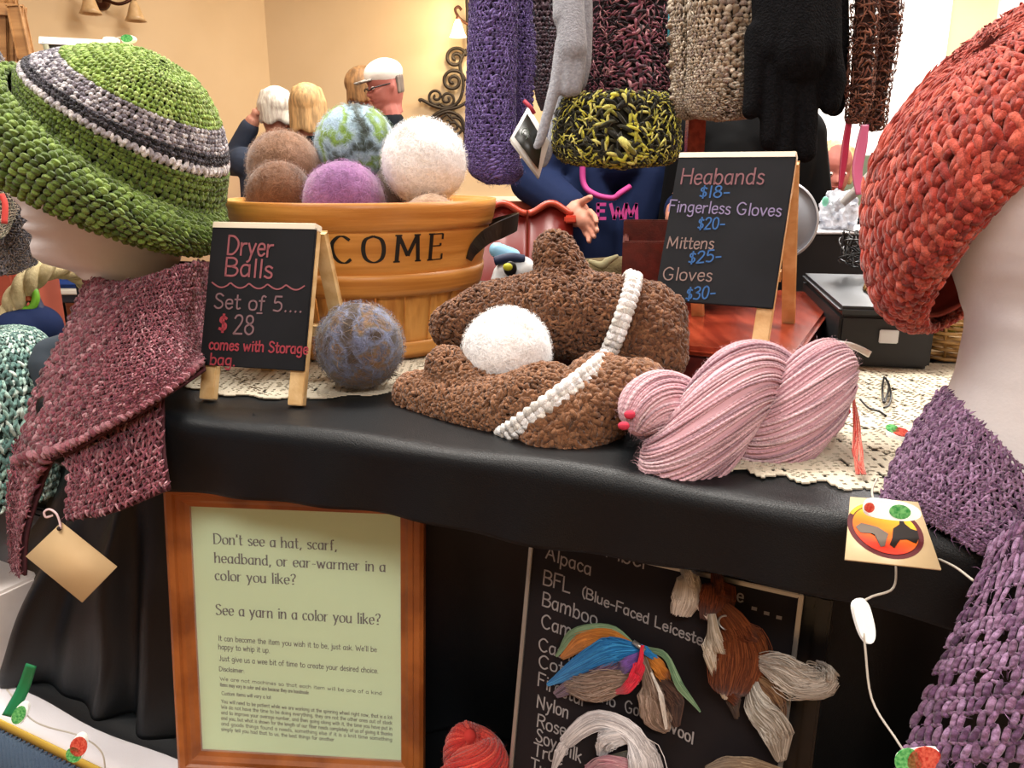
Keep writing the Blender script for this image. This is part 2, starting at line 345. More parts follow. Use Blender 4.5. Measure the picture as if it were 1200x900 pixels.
# ---------------------------------------------------------------- head shape (used by mannequins and people)
HEAD = np.array([(-.187, .050, -.082, .066), (-.165, .046, -.074, .060), (-.12, .036, -.064, .052), (-.085, .036, -.062, .050), (-.071, .050, -.063, .052), (-.063, .076, -.067, .051),
    (-.054, .086, -.070, .052), (-.042, .087, -.075, .056), (-.032, .082, -.080, .060), (-.023, .088, -.084, .062), (-.016, .085, -.087, .064), (-.009, .089, -.09, .065), (0, .087, -.093, .067), (.015, .088, -.096, .069),
    (.03, .086, -.099, .071), (.045, .080, -.102, .0725), (.062, .085, -.104, .074), (.085, .088, -.103, .075), (.11, .080, -.097, .070), (.13, .066, -.085, .060), (.148, .044, -.064, .044), (.158, .022, -.04, .026), (.162, .002, -.015, .01)])
def head_VF(base=-.187, n=64, rings=90, ears=True, nose=.024):
    z = np.linspace(base, .162, rings); f, b, w = [np.interp(z, HEAD[:, 0], HEAD[:, k]) for k in (1, 2, 3)]
    a = np.arange(n) * 2 * PI / n; ca, sa = np.cos(a), np.sin(a); cx = (f + b) / 2; hx = (f - b) / 2
    chin = np.clip((-.02 - z) / .04, 0, 1) * (z > -.075); e = 2 / 2.3
    X = cx[:, None] + hx[:, None] * np.sign(ca) * np.abs(ca) ** e; Yv = w[:, None] * np.sign(sa) * np.abs(sa) ** (1 + .0 * chin[:, None]) * (1 - .35 * chin[:, None] * np.maximum(ca, 0) ** 1.5)
    Z = np.repeat(z[:, None], n, 1); fr = np.clip((ca - .2) / .8, 0, 1)[None]
    g = lambda y0, z0, sy, sz: np.exp(-((np.abs(Yv) - y0) / sy) ** 2 - ((Z - z0) / sz) ** 2)
    nz = np.interp(z, [-.004, .004, .012, .03, .055, .07], [0, .55, 1, .7, .28, 0])[:, None]; nw = np.interp(z, [0, .012, .05], [.015, .014, .008])[:, None]
    X = X + fr * (nose * nz * np.exp(-(Yv / nw) ** 2)); X = X - fr * (.010 * g(.031, .044, .015, .012)) + fr * (.006 * g(.031, .043, .010, .007)) + fr * .003 * g(.0, -.009, .02, .004) + fr * .004 * g(0, -.021, .018, .005) - fr * .003 * g(0, -.015, .02, .0022)
    X = X + fr * .004 * g(.045, .02, .014, .016)
    V = np.stack([X, Yv, Z], -1)
    if ears:
        ea = np.exp(-((X + .005) / .014) ** 2 - ((Z - .028) / .024) ** 2) * (np.abs(sa)[None] > .8); V[..., 1] += np.sign(Yv) * ea * .014; V[..., 0] -= ea * .008
    V = V.reshape(-1, 3); idx = np.arange(rings * n).reshape(rings, n); j = np.roll(idx, -1, 1); F = np.stack([idx[:-1], j[:-1], j[1:], idx[1:]], -1).reshape(-1, 4).tolist()
    F.append(idx[0][::-1].tolist()); F.append(idx[-1].tolist()); return V, F
def rotz(a): c, s = math.cos(a), math.sin(a); return np.array([[c, -s, 0], [s, c, 0], [0, 0, 1.]])
def roty(a): c, s = math.cos(a), math.sin(a); return np.array([[c, 0, s], [0, 1, 0], [-s, 0, c]])
# ---------------------------------------------------------------- stroke font (chalk hand and inked book hand)
GL = {  # width ; strokes of x,y points (cap height 14, x height 9)
'A': '11;0,0 5,14;5,14 10,0;2,5 8,5', 'B': '10;1,0 1,14;1,14 6,14 8.5,12 8,9 5,7.5 1,7.5;5,7.5 9,6 9.5,3 7,0.3 1,0', 'C': '11;10,12 7,14 4,13.5 1,10 1,5 3.5,1 7,0 10,2', 'D': '11;1,0 1,14;1,14 6,13.5 10,10 10,5 6,0.5 1,0',
'F': '9;1,0 1,14;1,14 9,14;1,7.5 7,7.5', 'G': '12;10,12 7,14 4,13.5 1,10 1,5 3.5,1 7,0 10,2 10.5,6;10.5,6 7,6', 'H': '11;1,0 1,14;10,0 10,14;1,7.5 10,7.5', 'I': '4;2,0 2,14', 'J': '7;5,14 5,3 3.5,0 0.5,1', 'L': '9;1,14 1,0;1,0 8,0', 'M': '14;1,0 2,14;2,14 7,3;7,3 12,14;12,14 13,0',
'N': '12;1,0 1,14;1,14 10,0;10,0 10,14', 'O': '12;6,14 2,12 0.8,7 2,2 6,0 10,2 11.2,7 10,12 6,14', 'R': '10;1,0 1,14;1,14 6,14 9,12 8,8.5 5,7.5 1,7.5;5,7.5 9.5,0', 'S': '9;8,12 5,14 2,13 1.5,10 4,7.8 7,6 8,3 6,0.4 3,0 0.5,2', 'T': '10;5,0 5,14;0,14 10,14', 'W': '15;0,14 4,0;4,0 7.5,10;7.5,10 11,0;11,0 15,14', 'E': '9;1,0 1,14;1,14 8,14;1,7.5 7,7.5;1,0 8.5,0',
'a': '8.5;7,8 4.5,9 2,8 0.8,4.5 2,0.7 4.5,0.3 7,3;7,9 7,0', 'b': '8.5;1,14 1,0;1,3 2,7.5 4.5,9 7,7.5 7.6,4.5 6.5,1 4,0 1,2', 'c': '7;6.5,7.5 4.3,9 1.8,7.8 0.8,4.5 2,1 4.3,0 6.6,1.6', 'd': '8.5;7,14 7,0;7,7.5 4.5,9 2,8 0.8,4.5 2,0.7 4.5,0.2 7,2.5', 'e': '7.8;1,4.8 7,5;7,5 6.5,8 4.2,9 1.8,8 0.8,4.5 2,1 4.5,0 7,1.8',
'f': '6;6,13 4.2,14 2.8,12.5 2.5,9 2.5,0;0.5,9 5,9', 'g': '8.5;7,8 4.5,9 2,8 0.8,5 2,1.5 4.5,1 7,3;7,9 7,-2 5.5,-4.5 3,-4.8 1,-3.5', 'h': '8.5;1,14 1,0;1,5.5 3,8.5 5.5,9 7,7 7,0', 'i': '3.6;1.8,9 1.8,0;1.7,12 1.9,12.7', 'j': '4;2.6,9 2.6,-2.5 1.5,-4.5 -0.5,-4;2.5,12 2.7,12.7', 'k': '8;1,14 1,0;7,9 1.2,3.5;3,5.2 7.3,0',
'l': '3.6;1.8,14 1.8,0', 'm': '13;1,9 1,0;1,6 3,8.8 5,9 6.4,7 6.4,0;6.4,6 8.4,8.8 10.4,9 11.8,7 11.8,0', 'n': '8.6;1,9 1,0;1,5.5 3,8.5 5.5,9 7,7 7,0', 'o': '8.6;4.3,9 1.6,7.8 0.8,4.5 1.8,1 4.3,0 6.9,1 7.8,4.5 6.9,7.8 4.3,9', 'p': '8.6;1,9 1,-5;1,6 2.5,8.5 5,9 7.2,7.5 7.6,4.5 6.3,1 4,0 1,2', 'r': '6.2;1,9 1,0;1,5.5 2.8,8.3 5.8,8.8',
's': '6.6;5.8,7.8 3.7,9 1.6,8.2 1.4,6.2 3.5,4.8 5.6,3.4 5.5,1 3.4,0 0.8,1.2', 't': '6;2.6,13 2.6,2 3.8,0 5.6,0.8;0.4,9 5.4,9', 'u': '8.6;1,9 1,3 2,0.5 4.5,0 7,3;7,9 7,0', 'v': '8;0.5,9 3.8,0;3.8,0 7.2,9', 'w': '11.5;0.5,9 3,0;3,0 5.6,8;5.6,8 8.2,0;8.2,0 10.8,9', 'x': '8;1,9 7,0;7,9 1,0', 'y': '8;0.8,9 4,1;7.3,9 4,1 2.5,-3.5 0.5,-4.8', 'z': '8;1,9 7,9;7,9 1,0;1,0 7,0', 'q': '8.6;7,8 4.5,9 2,8 0.8,4.5 2,0.7 4.5,0.3 7,3;7,9 7,-5',
'Y': '10;0,14 5,7;10,14 5,7;5,7 5,0', '0': '9;4.5,14 1.8,12 0.9,7 2,1.8 4.5,0 7,1.8 8.1,7 7.2,12 4.5,14', '1': '5;2.5,14 2.5,0', '2': '9;1,11.5 2.5,13.6 5.5,14 7.6,12 7,8.5 3.8,4 0.8,0;0.8,0 8.3,0.3', '3': '9;1,12.5 4,14 7,12.8 7,9.5 3.5,7.6;3.5,7.6 7.5,6 8,2.8 5.5,0.2 1,1', '5': '9;7.5,14 2,14;2,14 1.5,8 4.5,8.8 7.5,7 7.8,3 5.2,0.2 1,0.8', '8': '9;4.5,7.6 1.8,9.5 2,12.8 4.5,14 7,12.8 7.2,9.5 4.5,7.6 1.2,5.5 1.2,2 4.5,0 7.8,2 7.8,5.5 4.5,7.6',
'$': '8;7,11 4.5,12.4 2,11.5 1.6,9 4,7.4 6.6,5.8 6.8,3 4.4,1.4 1,2.4;4.2,14.5 4.2,-0.6', '.': '4;1.6,0 2,0.7', ',': '4;2,0.8 1.2,-2', "'": '3.4;1.7,14 1.5,11', '-': '7;1,5 6,5', '(': '5;4.5,15.5 1.5,11 1.2,4 4,-1.5', ')': '5;0.5,15.5 3.5,11 3.8,4 1,-1.5', '?': '8;1,11.5 2.5,13.6 5,14 7,12 6,9 4,7 3.8,4;3.7,0 3.9,0.8', ':': '4;1.6,0 2,0.7;1.6,6 2,6.7', ' ': '5.5;'}
class Ink:
    """flat lettering on a surface given by fn(x,y)->3D; x,y in metres on that surface"""
    def __init__(s, fn): s.fn = fn; s.V = []; s.F = []
    def stroke(s, pts, w, nib=None, smooth=True, serif=0):
        P = np.array(pts, float)
        if len(P) > 2 and smooth: P = cr(P, len(P) * 4)
        T = np.gradient(P, axis=0) if len(P) > 1 else np.array([[1, 0]]); T = T / (np.linalg.norm(T, axis=1, keepdims=True) + 1e-12)
        e = w * .35 if nib is None else 0; P = P.copy(); P[0] -= T[0] * e; P[-1] += T[-1] * e
        ww = np.full(len(P), w) if nib is None else w * (.28 + .72 * np.abs(T[:, 1] * math.cos(nib) - T[:, 0] * math.sin(nib)))
        Nn = np.stack([-T[:, 1], T[:, 0]], 1); a = P + Nn * ww[:, None] / 2; b = P - Nn * ww[:, None] / 2; o = len(s.V)
        for p, q in zip(a, b): s.V += [s.fn(*p), s.fn(*q)]
        for k in range(len(P) - 1): s.F.append((o + 2 * k, o + 2 * k + 1, o + 2 * k + 3, o + 2 * k + 2))
        if serif:
            for p, t in ((P[0], T[0]), (P[-1], T[-1])):
                if abs(t[1]) > .93: s.quad([(p[0] - serif, p[1] - w * .2), (p[0] + serif, p[1] - w * .2), (p[0] + serif, p[1] + w * .2), (p[0] - serif, p[1] + w * .2)])
    def quad(s, q): o = len(s.V); s.V += [s.fn(*p) for p in q]; s.F.append(tuple(range(o, o + len(q))))
    def text(s, t, x, y, h, w, slope=0, nib=None, serif=0, jit=0, space=1.12, narrow=1.0):
        k = h / 14; cx = 0
        for ch in t:
            g = GL.get(ch, GL['o']); wd_, st = g.split(';', 1); dy = random.uniform(-jit, jit) * h; rot = random.uniform(-jit, jit)
            for q in st.split(';'):
                if not q: continue
                pts = [tuple(float(c) for c in p.split(',')) for p in q.split()]
                pp = [(x + (cx + px * narrow + rot * py * .5) * k, y + (py * k + dy) + slope * (cx + px * narrow) * k) for px, py in pts]
                s.stroke(pp, w, nib, serif=serif if serif else 0)
            cx += float(wd_) * space * narrow
        return cx * k
    def obj(s, name, m, parent):
        me = bpy.data.meshes.new(name); me.from_pydata([tuple(v) for v in s.V], [], s.F); me.update(); me.materials.append(m)
        o = bpy.data.objects.new(name, me); link(o); return fix(o, parent)
def plane_fn(o, ex, ey, off=.0006):
    o = np.array(o); ex = np.array(ex); ey = np.array(ey); n = np.cross(ex, ey); n /= np.linalg.norm(n)
    return lambda x, y: o + ex * x + ey * y + n * off
def basis(yaw, lean, roll=0):
    ex = Vector((math.cos(yaw), math.sin(yaw), 0)); n = Vector((math.sin(yaw), -math.cos(yaw), 0)); ey = Vector((0, 0, 1)) * math.cos(lean) - n * math.sin(lean)
    e1 = ex * math.cos(roll) + ey * math.sin(roll); e2 = -ex * math.sin(roll) + ey * math.cos(roll); return e1, e2, e1.cross(e2)
def mtx(o, ex, ey, n):
    M = Matrix((ex, ey, n)).transposed().to_4x4(); M.translation = o; return M
def orient(S, mode):
    u, v = [q.ravel() for q in np.meshgrid(np.linspace(.05, .95, 12), np.linspace(.1, .9, 9))]; P, Su, Sv, N = diff(S, u, v)
    if mode == 'cam': d = ((np.array(CO) - P) * N).sum()
    else:
        c = P.reshape(9, 12, 3).mean(1, keepdims=True); d = ((P.reshape(9, 12, 3) - c).reshape(-1, 3) * N).sum()
    return S if d > 0 else (lambda u, v: S(1 - u, v))
def inkpx(O, ex, ey, n, off=.0008):
    """lettering helper on a real board: places a line of writing between two measured points of the board's plane"""
    O = Vector(O)
    def loc(px, py):
        r = ray(px, py); t = ((O - CO).dot(n)) / r.dot(n); p = CO + r * t - O; return p.dot(ex), p.dot(ey), t
    fn = plane_fn(O, ex, ey, off)
    def write(ink, t, a, b, h, w, **k):
        x0, y0, d = loc(*a); x1, y1, _ = loc(*b); hh = h * d / FPX; kk = hh / 14
        sp = k.pop('space', 1.12); nat = sum(float(GL.get(c, GL['o']).split(';')[0]) for c in t) * sp * kk
        ink.text(t, x0, y0, hh, w * d / FPX, slope=(y1 - y0) / (x1 - x0), space=sp, narrow=(x1 - x0) / nat, **k)
    return fn, loc, write
M_ = lambda *a, **k: mat(*a, **k)
blackcloth = M_('black_cloth', '#0d1114', .42, col2='#080a0d', scale=5, bump=.2, bscale=900, spec=.32)
wall_m = M_('wall_paint', '#d2b891', .85, col2='#cdb28a', scale=2)
# ================================================================ THE ROOM
def slab(name, pts, z0, z1, m, kind='structure', parent=None, cut=None):
    bm = bmesh.new(); a = [bm.verts.new((x, y, z0)) for x, y in pts]; b = [bm.verts.new((x, y, z1)) for x, y in pts]; n = len(pts)
    bm.faces.new(a[::-1]); bm.faces.new(b)
    for i in range(n): bm.faces.new((a[i], a[(i + 1) % n], b[(i + 1) % n], b[i]))
    o = bmobj(name, bm, m, parent, False)
    if kind: o['kind'] = kind
    return o
YB = 5.6
floor_m = M_('floor_tiles', '#8b5f42', .5, col2='#7c5238', scale=3)
slab('floor', [(-5, -3), (5, -3), (5, 6), (-5, 6)], -.1, 0, floor_m)
slab('ceiling', [(-5, -3), (5, -3), (5, 6), (-5, 6)], 3.0, 3.1, M_('ceiling_paint', '#e6dfd0', .9))
slab('wall_back', [(-1.6, YB), (5, YB), (5, YB + .15), (-1.6, YB + .15)], 0, 3, wall_m)
# left wall runs from the corner towards the viewer
slab('wall_left', [(-1.6, YB), (-1.6, YB + .15), (-5, .9), (-5, .62)], 0, 3, wall_m)
slab('wall_right', [(4.6, -3), (4.75, -3), (4.75, YB), (4.6, YB)], 0, 3, wall_m)
slab('wall_front', [(-5, -3.1), (4.7, -3.1), (4.7, -2.95), (-5, -2.95)], 0, 3, wall_m)
dl = Vector((-3.4, -4.98, 0)).normalized()
def onleft(t, z, off=.0):  # point on the left wall, t metres from the corner
    nrm = Vector((-dl.y, dl.x, 0)); nrm = nrm if nrm.x > 0 else -nrm
    return Vector((-1.6, YB, z)) + dl * t + nrm * off
def wallstrip(name, t0, t1, z0, z1, th, m, kind='structure', parent=None):
    a, b = onleft(t0, z0), onleft(t1, z0); nn = onleft(0, 0, 1) - onleft(0, 0)
    bm = bmesh.new(); p = [a, b, b + nn * th, a + nn * th]; lo = [bm.verts.new(q) for q in p]; hi = [bm.verts.new(q + Vector((0, 0, z1 - z0))) for q in p]
    bm.faces.new(lo); bm.faces.new(hi)
    for i in range(4): bm.faces.new((lo[i], lo[(i + 1) % 4], hi[(i + 1) % 4], hi[i]))
    o = bmobj(name, bm, m, parent, False)
    if kind: o['kind'] = kind
    return o
wallstrip('trim_1', .02, 5.6, 1.43, 1.53, .03, M_('dark_rail', '#1e1a1a', .5))
wallstrip('trim_2', .02, 5.6, .0, 1.43, .012, M_('tan_wainscot', '#c3a580', .7, col2='#b8997a', scale=3))
white_m = M_('white_paint', '#f6f4ee', .6)
wains = box('trim_3', (-1.55, YB - .02, 0), (1.75, YB, 1.2), M_('cream_wainscot', '#efe6d2', .7), None, .004); wains['kind'] = 'structure'
# white double door at the right of the back wall
dr = box('door_1', (1.76, YB - .06, 0), (2.64, YB, 2.9), white_m, None, .004); dr['kind'] = 'structure'
for i, x in enumerate((1.80, 2.24)):
    box('door_panel', (x, YB - .085, .1), (x + .38, YB - .058, 2.8), white_m, dr, .006)
box('door_handle', (2.18, YB - .14, 1.0), (2.21, YB - .085, 1.14), M_('steel', '#b5b5b5', .3, 1), dr, .004)
dr2 = box('trim_4', (2.64, YB - .09, 0), (2.80, YB, 3.0), white_m, None, .004); dr2['kind'] = 'structure'
sm = box('trim_5', (2.80, YB - .05, 0), (2.815, YB, 3.0), M_('olive_edge', '#6d6648', .6), None, 0); sm['kind'] = 'structure'
pil = box('trim_6', (3.14, YB - .05, 0), (3.30, YB, 3.0), white_m, None, .003); pil['kind'] = 'structure'
for k in range(4): box('flute', (3.154 + k * .036, YB - .062, 0), (3.174 + k * .036, YB - .048, 3.0), white_m, pil, .004)
wn = box('window_1', (3.32, YB - .03, .9), (4.3, YB, 2.7), M_('window_sky', '#9cc0ee', .2, emis=.8), None, 0); wn['kind'] = 'structure'
box('window_frame', (3.32, YB - .05, .9), (3.35, YB - .03, 2.7), white_m, wn, .002)
# ================================================================ LOWER TABLE, SHELF AND DRAPES
TZ = .70; td = Vector((.894, -.447, 0)); tn = Vector((.447, .894, 0)); T0 = Vector((-.402, .748, 0))
def tp(a, b, z): v = T0 + td * a + tn * b; return Vector((v.x, v.y, z))
MT = mtx(Vector((T0.x, T0.y, 0)), td, tn, Vector((0, 0, 1)))
tab = thing('display_table', 'long table under the cloths, carrying the black-draped display shelf', 'table', (0, 0, 0))
box('tabletop', (-.75, .006, TZ - .03), (1.15, .95, TZ - .004), M_('table_laminate', '#cfc7b8', .5), tab, .003, MT)
for a in (-.70, 1.08):
    for b in (.05, .88): box('leg', (a, b, 0), (a + .04, b + .04, TZ - .03), M_('table_leg', '#3a3a3c', .4, .6), tab, .003, MT)
def strip_mesh(name, fn, na, nb, m, parent=None, th=.0015):
    return sheet(name, fn, m, parent, na, nb, 0, False, th)
def cl(u, v):  # white cloth: top then turned over the front edge
    a = -.78 + u * 1.96; s = -.02 + (1 - v) * .97; w = .0012 * np.sin(a * 40)
    b = np.maximum(s, .0); z = np.where(s >= 0, TZ, TZ + s) + w * 0
    return np.stack([T0.x + td.x * a + tn.x * (b - .004), T0.y + td.y * a + tn.y * (b - .004), z + .001], -1)
c_ = strip_mesh('white_tablecloth', cl, 40, 90, M_('white_linen', '#e9e6ea', .8, bump=.2, bscale=700)); tag(c_, 'thin white cloth edged in yellow covering the lower table, seen at bottom left', 'tablecloth')
yb = strip_mesh('yellow_border', lambda u, v: np.array(cl(u, np.full_like(v, .995))) * 0 + np.stack([T0.x + td.x * (-.78 + u * 1.96) - tn.x * (.0065), T0.y + td.y * (-.78 + u * 1.96) - tn.y * (.0065), TZ - .0 - v * .014], -1), 20, 3, M_('yellow_trim', '#d8b64a', .7), c_)
def ribbed(u, v):
    a = -.80 + u * 2.0; off = .010 + .0035 * np.sin(a * 2 * PI / .0085) + .006 * np.sin(a * 9) * v + .05 * v
    return np.stack([T0.x + td.x * a - tn.x * off, T0.y + td.y * a - tn.y * off, TZ - .014 - v * .62], -1)
bs = sheet('ribbed_table_skirt', ribbed, M_('blue_rib_cloth', '#4c6076', .8, col2='#3b4d66', scale=8, bump=.4, bscale=500), None, 1900, 8, 0, False, .001)
tag(bs, 'blue-grey ribbed fabric skirt hanging below the yellow edge, bottom left corner', 'table skirt')
SZ = 1.14
FX = np.array([(-.60, .865), (-.50, .822), (-.353, .76), (-.18, .70), (0, .632), (.12, .577), (.238, .513), (.36, .44), (.50, .345), (.62, .255)])
def front(x): return np.interp(x, FX[:, 0], FX[:, 1])
xs_ = np.linspace(-.60, .62, 200); fs_ = np.convolve(np.pad(front(xs_), 8, 'reflect', reflect_type='odd'), np.ones(17) / 17, 'valid')
def frontS(x): return np.interp(x, xs_, fs_)
def drape(u, v):
    """shelf cloth: back edge -> front edge -> valance hem"""
    x = -.50 + u * 1.12; F0 = frontS(x); sl = (frontS(x + .01) - frontS(x - .01)) / .02; nx = sl / np.sqrt(1 + sl ** 2); ny = -1 / np.sqrt(1 + sl ** 2)
    L = .72; s = v * (L + .02 + .088); r = .014
    t1 = np.clip(s / L, 0, 1); back = (1 - t1) * (1.72 - F0)
    th = np.clip((s - L) / .02, 0, 1) * PI / 2; dn = np.clip(s - L - .02, 0, None) * (.74 - .26 * u)
    out = r * np.sin(th) - back + dn * (.03 + .10 * np.sin(x * 23 + 1) * np.sin(x * 7)) + .006 * np.sin(x * 31 + 2) * dn / .088 + .004 * np.sin(x * 67) * dn / .088
    z = SZ - r * (1 - np.cos(th)) - dn * (1 + .07 * np.sin(x * 17 + .6)) + .0015 * np.sin(x * 29) * (s < L + .01) * np.exp(-back * 18)
    X = x + nx * (out * (back < .02)); Yv = F0 + np.where(back < .02, -ny * back + ny * (out + back), back)
    return np.stack([X, Yv, z], -1)
shelfcloth = sheet('shelf_drape', orient(drape, 'cam'), blackcloth, None, 260, 170, 0, False, .002)
tag(shelfcloth, 'black cloth over the raised display shelf, folded down as a valance at the front', 'cloth')
sh = thing('display_shelf', 'raised board shelf hidden under the black cloth, carrying the basket and signs', 'shelf')
slab('shelf_board', [(-.48, .84), (-.35, .79), (0, .66), (.238, .545), (.48, .39), (.60, .31), (.60, 1.65), (-.48, 1.65)], SZ - .022, SZ - .004, M_('raw_board', '#7c6a52', .7), None, sh)
for x, y in ((-.5, 1.3), (.55, 1.2), (.53, .85), (-.45, 1.05)): box('post', (x - .02, y - .02, TZ + .003), (x + .02, y + .02, SZ - .022), M_('raw_board', '', .7) if 0 else MATS['raw_board'], sh, .002)
top = np.array([(-.54, 1.06), (-.50, .93), (-.44, .855), (-.36, .83), (-.1, .80), (.1, .735), (.3, .65), (.45, .55), (.60, .44)])
bot = np.array([(-.84, 1.10), (-.70, .955), (-.54, .880), (-.41, .825), (-.1, .835), (.1, .77), (.3, .69), (.5, .56), (.70, .42)])
def skirt(u, v):
    A = cr_at(top, u); B = cr_at(bot, u); f = v[:, None] ** 1.15; P = A * (1 - f) + B * f; lf = np.clip((.45 - u) / .45, 0, 1)
    w = (.012 * np.sin(u * 55) + .008 * np.sin(u * 93 + 1)) * v * (1 + 0 * lf) + .02 * np.sin(u * 17 + v * 6) * lf * np.sin(v * PI) + .012 * np.sin(u * 60 + v * 9) * lf * np.sin(v * PI)
    return np.stack([P[:, 0] - .3 * w, P[:, 1] - w, SZ - .012 - v * (SZ - .012 - TZ - .004)], -1)
sk = sheet('shelf_skirt', orient(skirt, 'cam'), blackcloth, None, 160, 60, 0, False, .002)
tag(sk, 'black cloth backdrop hanging from the shelf behind the framed notices', 'cloth')
rn = sheet('black_underlay', lambda u, v: np.stack([T0.x + td.x * (-.62 + u * 1.75) + tn.x * (.036 + .004 * np.sin(u * 40) + (1 - v) * .42), T0.y + td.y * (-.62 + u * 1.75) + tn.y * (.036 + .004 * np.sin(u * 40) + (1 - v) * .42), TZ + .0035 + 0 * u], -1), blackcloth, None, 60, 10, 0, False, .0015)
tag(rn, 'black cloth laid flat on the lower table under the framed notices', 'cloth')
# ================================================================ LACE DOILIES
lace_m = M_('cream_lace', '#d9cfb8', .9, bump=.5, bscale=900)
def lace(name, label, x0, x1, y0, y1, cell, inside, z, cols=None):
    V, F = [], []; idx = {}
    def vt(i, j):
        if (i, j) not in idx:
            idx[(i, j)] = len(V); x, y = x0 + i * cell, y0 + j * cell; V.append((x, y, z + .0006 * math.sin(x * 90) * math.cos(y * 80)))
        return idx[(i, j)]
    nx, ny = int((x1 - x0) / cell), int((y1 - y0) / cell)
    for i in range(nx):
        for j in range(ny):
            x, y = x0 + (i + .5) * cell, y0 + (j + .5) * cell; ed = inside(x, y)
            if ed <= 0: continue
            a = (i // 3 + j // 4) % 7; hole = (i % 3 == 1 and j % 2 == 0 and ((i * 7 + j * 3) // 5) % 4 != 0 and ed > cell * 2.5) or (random.random() < .06 and ed > cell * 2) or (a == 3 and (i + j) % 2 == 0 and ed > cell * 2.5)
            if hole: continue
            F.append((vt(i, j), vt(i + 1, j), vt(i + 1, j + 1), vt(i, j + 1)))
    me = bpy.data.meshes.new(name); me.from_pydata(V, [], F); me.update(); me.materials.append(lace_m); o = bpy.data.objects.new(name, me); link(o)
    s = o.modifiers.new('solid', 'SOLIDIFY'); s.thickness = .0012; return tag(o, label, 'doily')
lc = Vector((-.225, 1.02))
def in_small(x, y):
    d = Vector((x, y)) - lc; a = math.atan2(d.y, d.x); ex_ = math.hypot(d.x / .21, d.y / .225); return (1 + .02 * math.cos(a * 26) - ex_) * .2
lace('lace_doily', 'small scalloped cream lace doily under the basket and the blue-brown felt ball', -.45, 0.02, .76, 1.30, .003, in_small, SZ + .0025)
def in_big(x, y):
    p = Vector((x, y)); n = Vector((.42, .907)); d = n.dot(p - Vector((.14, .605))) ; s = Vector((.907, -.42)).dot(p - Vector((.14, .605)))
    e = min(d + .006 * math.cos(s * 210), s + .02 + .004 * math.cos(d * 200), .62 - s, 1.2 - d, y - frontS(x) - .012); return e
lace('lace_runner', 'long cream openwork lace runner at the right end of the shelf by the pink skein', .12, .60, .33, .95, .003, in_big, SZ + .0025)
# ================================================================ PRICE EASELS
slate = M_('slate_black', '#17181b', .8, col2='#1c1d21', scale=14, spec=.2)
pine = wood('pale_pine', '#e3c38e', '#d2ac74', .5, 5, (12, 1, 12))
honey = wood('honey_pine', '#dcb27a', '#c9985c', .5, 5, (12, 1, 12))
def easel(label, O, yaw, lean, w, h, ground, lm, lw=.0165):
    ex, ey, n = basis(yaw, lean); O = Vector(O); foot = (O.z - ground) / ey.z; root = thing('easel_sign', label, 'sign', (O.x, O.y, ground)); M = mtx(O, ex, ey, n)
    box('chalk_panel', (0, 0, 0), (w, h, .004), slate, root, .0006, M)
    box('top_rail', (.0, h - .003, -.010), (w, h + .004, .0045), M_('cream_edge', '#efe6d0', .5), root, .0008, M)
    for x in (0, w - lw):
        box('leg', (x, -foot, -.009), (x + lw, h - .003, -.0002), lm, root, .0008, M)
    hb = O.z + ey.z * h - ground; b = basis(yaw, -lean); top = O + ey * h - n * .012; L = hb / b[1].z
    Mb = mtx(top - b[1] * L, *b)
    for x in (0, w - lw * .8): box('leg', (x, .0015, -.008), (x + lw * .8, L - .004, .0), lm, root, .0008, Mb)
    box('crossbar', (lw, L * .30, -.006), (w - lw, L * .30 + .012, -.001), lm, root, .0008, Mb)
    return root, ex, ey, n
def letter(root, O, ex, ey, n, off, rows):
    fn, loc, write = inkpx(Vector(O) + n * .004, ex, ey, n, off)
    for cname, c, rws in rows:
        for r in rws:
            ink = Ink(fn)
            if r[0] == 'line':
                ink.stroke([loc(*p)[:2] for p in r[1]], r[2] * .9 / FPX)
            else:
                t, a, b, h, w = r; write(ink, t, a, b, h, w, jit=.02)
            ink.obj('lettering', M_(cname, c, .9), root)
O1 = (-.3207, .80, 1.1759); e1 = easel('small chalkboard easel with pale wooden legs priced for dryer balls, in front of the basket', O1, R(-13.3), R(18.5), .1167, .1455, SZ + .003, pine)
letter(e1[0], O1, e1[1], e1[2], e1[3], .0007, [
    ('chalk_pink', '#93545a', [('Dryer', (266, 298), (321, 301), 22, 2.4), ('Balls', (263, 323), (321, 326), 21, 2.4), ('line', [(249 + k * 3.6, 331 + 5.5 * abs(math.sin(k * .52)) + k * .12) for k in range(31)], 1.6)]),
    ('chalk_tan', '#7d6065', [('Set of 5....', (251, 361), (356, 366), 17, 2.0), ('28', (273, 391), (299, 393), 22, 2.2), ('-', (300, 372), (309, 372), 14, 1.8)]),
    ('chalk_red', '#9a3742', [('$', (256, 388), (267, 388), 19, 3.2), ('comes with Storage', (245, 409), (362, 415), 12, 1.9), ('bag.', (246, 427), (277, 429), 13, 1.9)])])
O2 = (.1554, .86, 1.2334); GB = 1.19
e2 = easel('chalkboard easel listing headbands, gloves and mittens, standing on the red wooden box', O2, R(-26.8), R(24.9), .1243, .1664, GB + .0005, honey)
letter(e2[0], O2, e2[1], e2[2], e2[3], .0007, [
    ('chalk_brown', '#7f565b', [('Heabands', (797, 216), (896, 216), 19, 1.9)]),
    ('chalk_blue', '#2f5c94', [('$18-', (819, 232), (856, 231), 14, 1.8), ('$20-', (817, 269), (850, 268), 14, 1.8), ('$25-', (806, 309), (846, 306), 14, 1.8), ('$30-', (803, 352), (839, 349), 15, 1.8)]),
    ('chalk_lilac', '#83779a', [('Fingerless Gloves', (783, 248), (916, 254), 14, 1.5)]),
    ('chalk_sand', '#87706a', [('Mittens', (781, 291), (837, 292), 14, 1.5), ('Gloves', (776, 328), (835, 330), 15, 1.5)])])
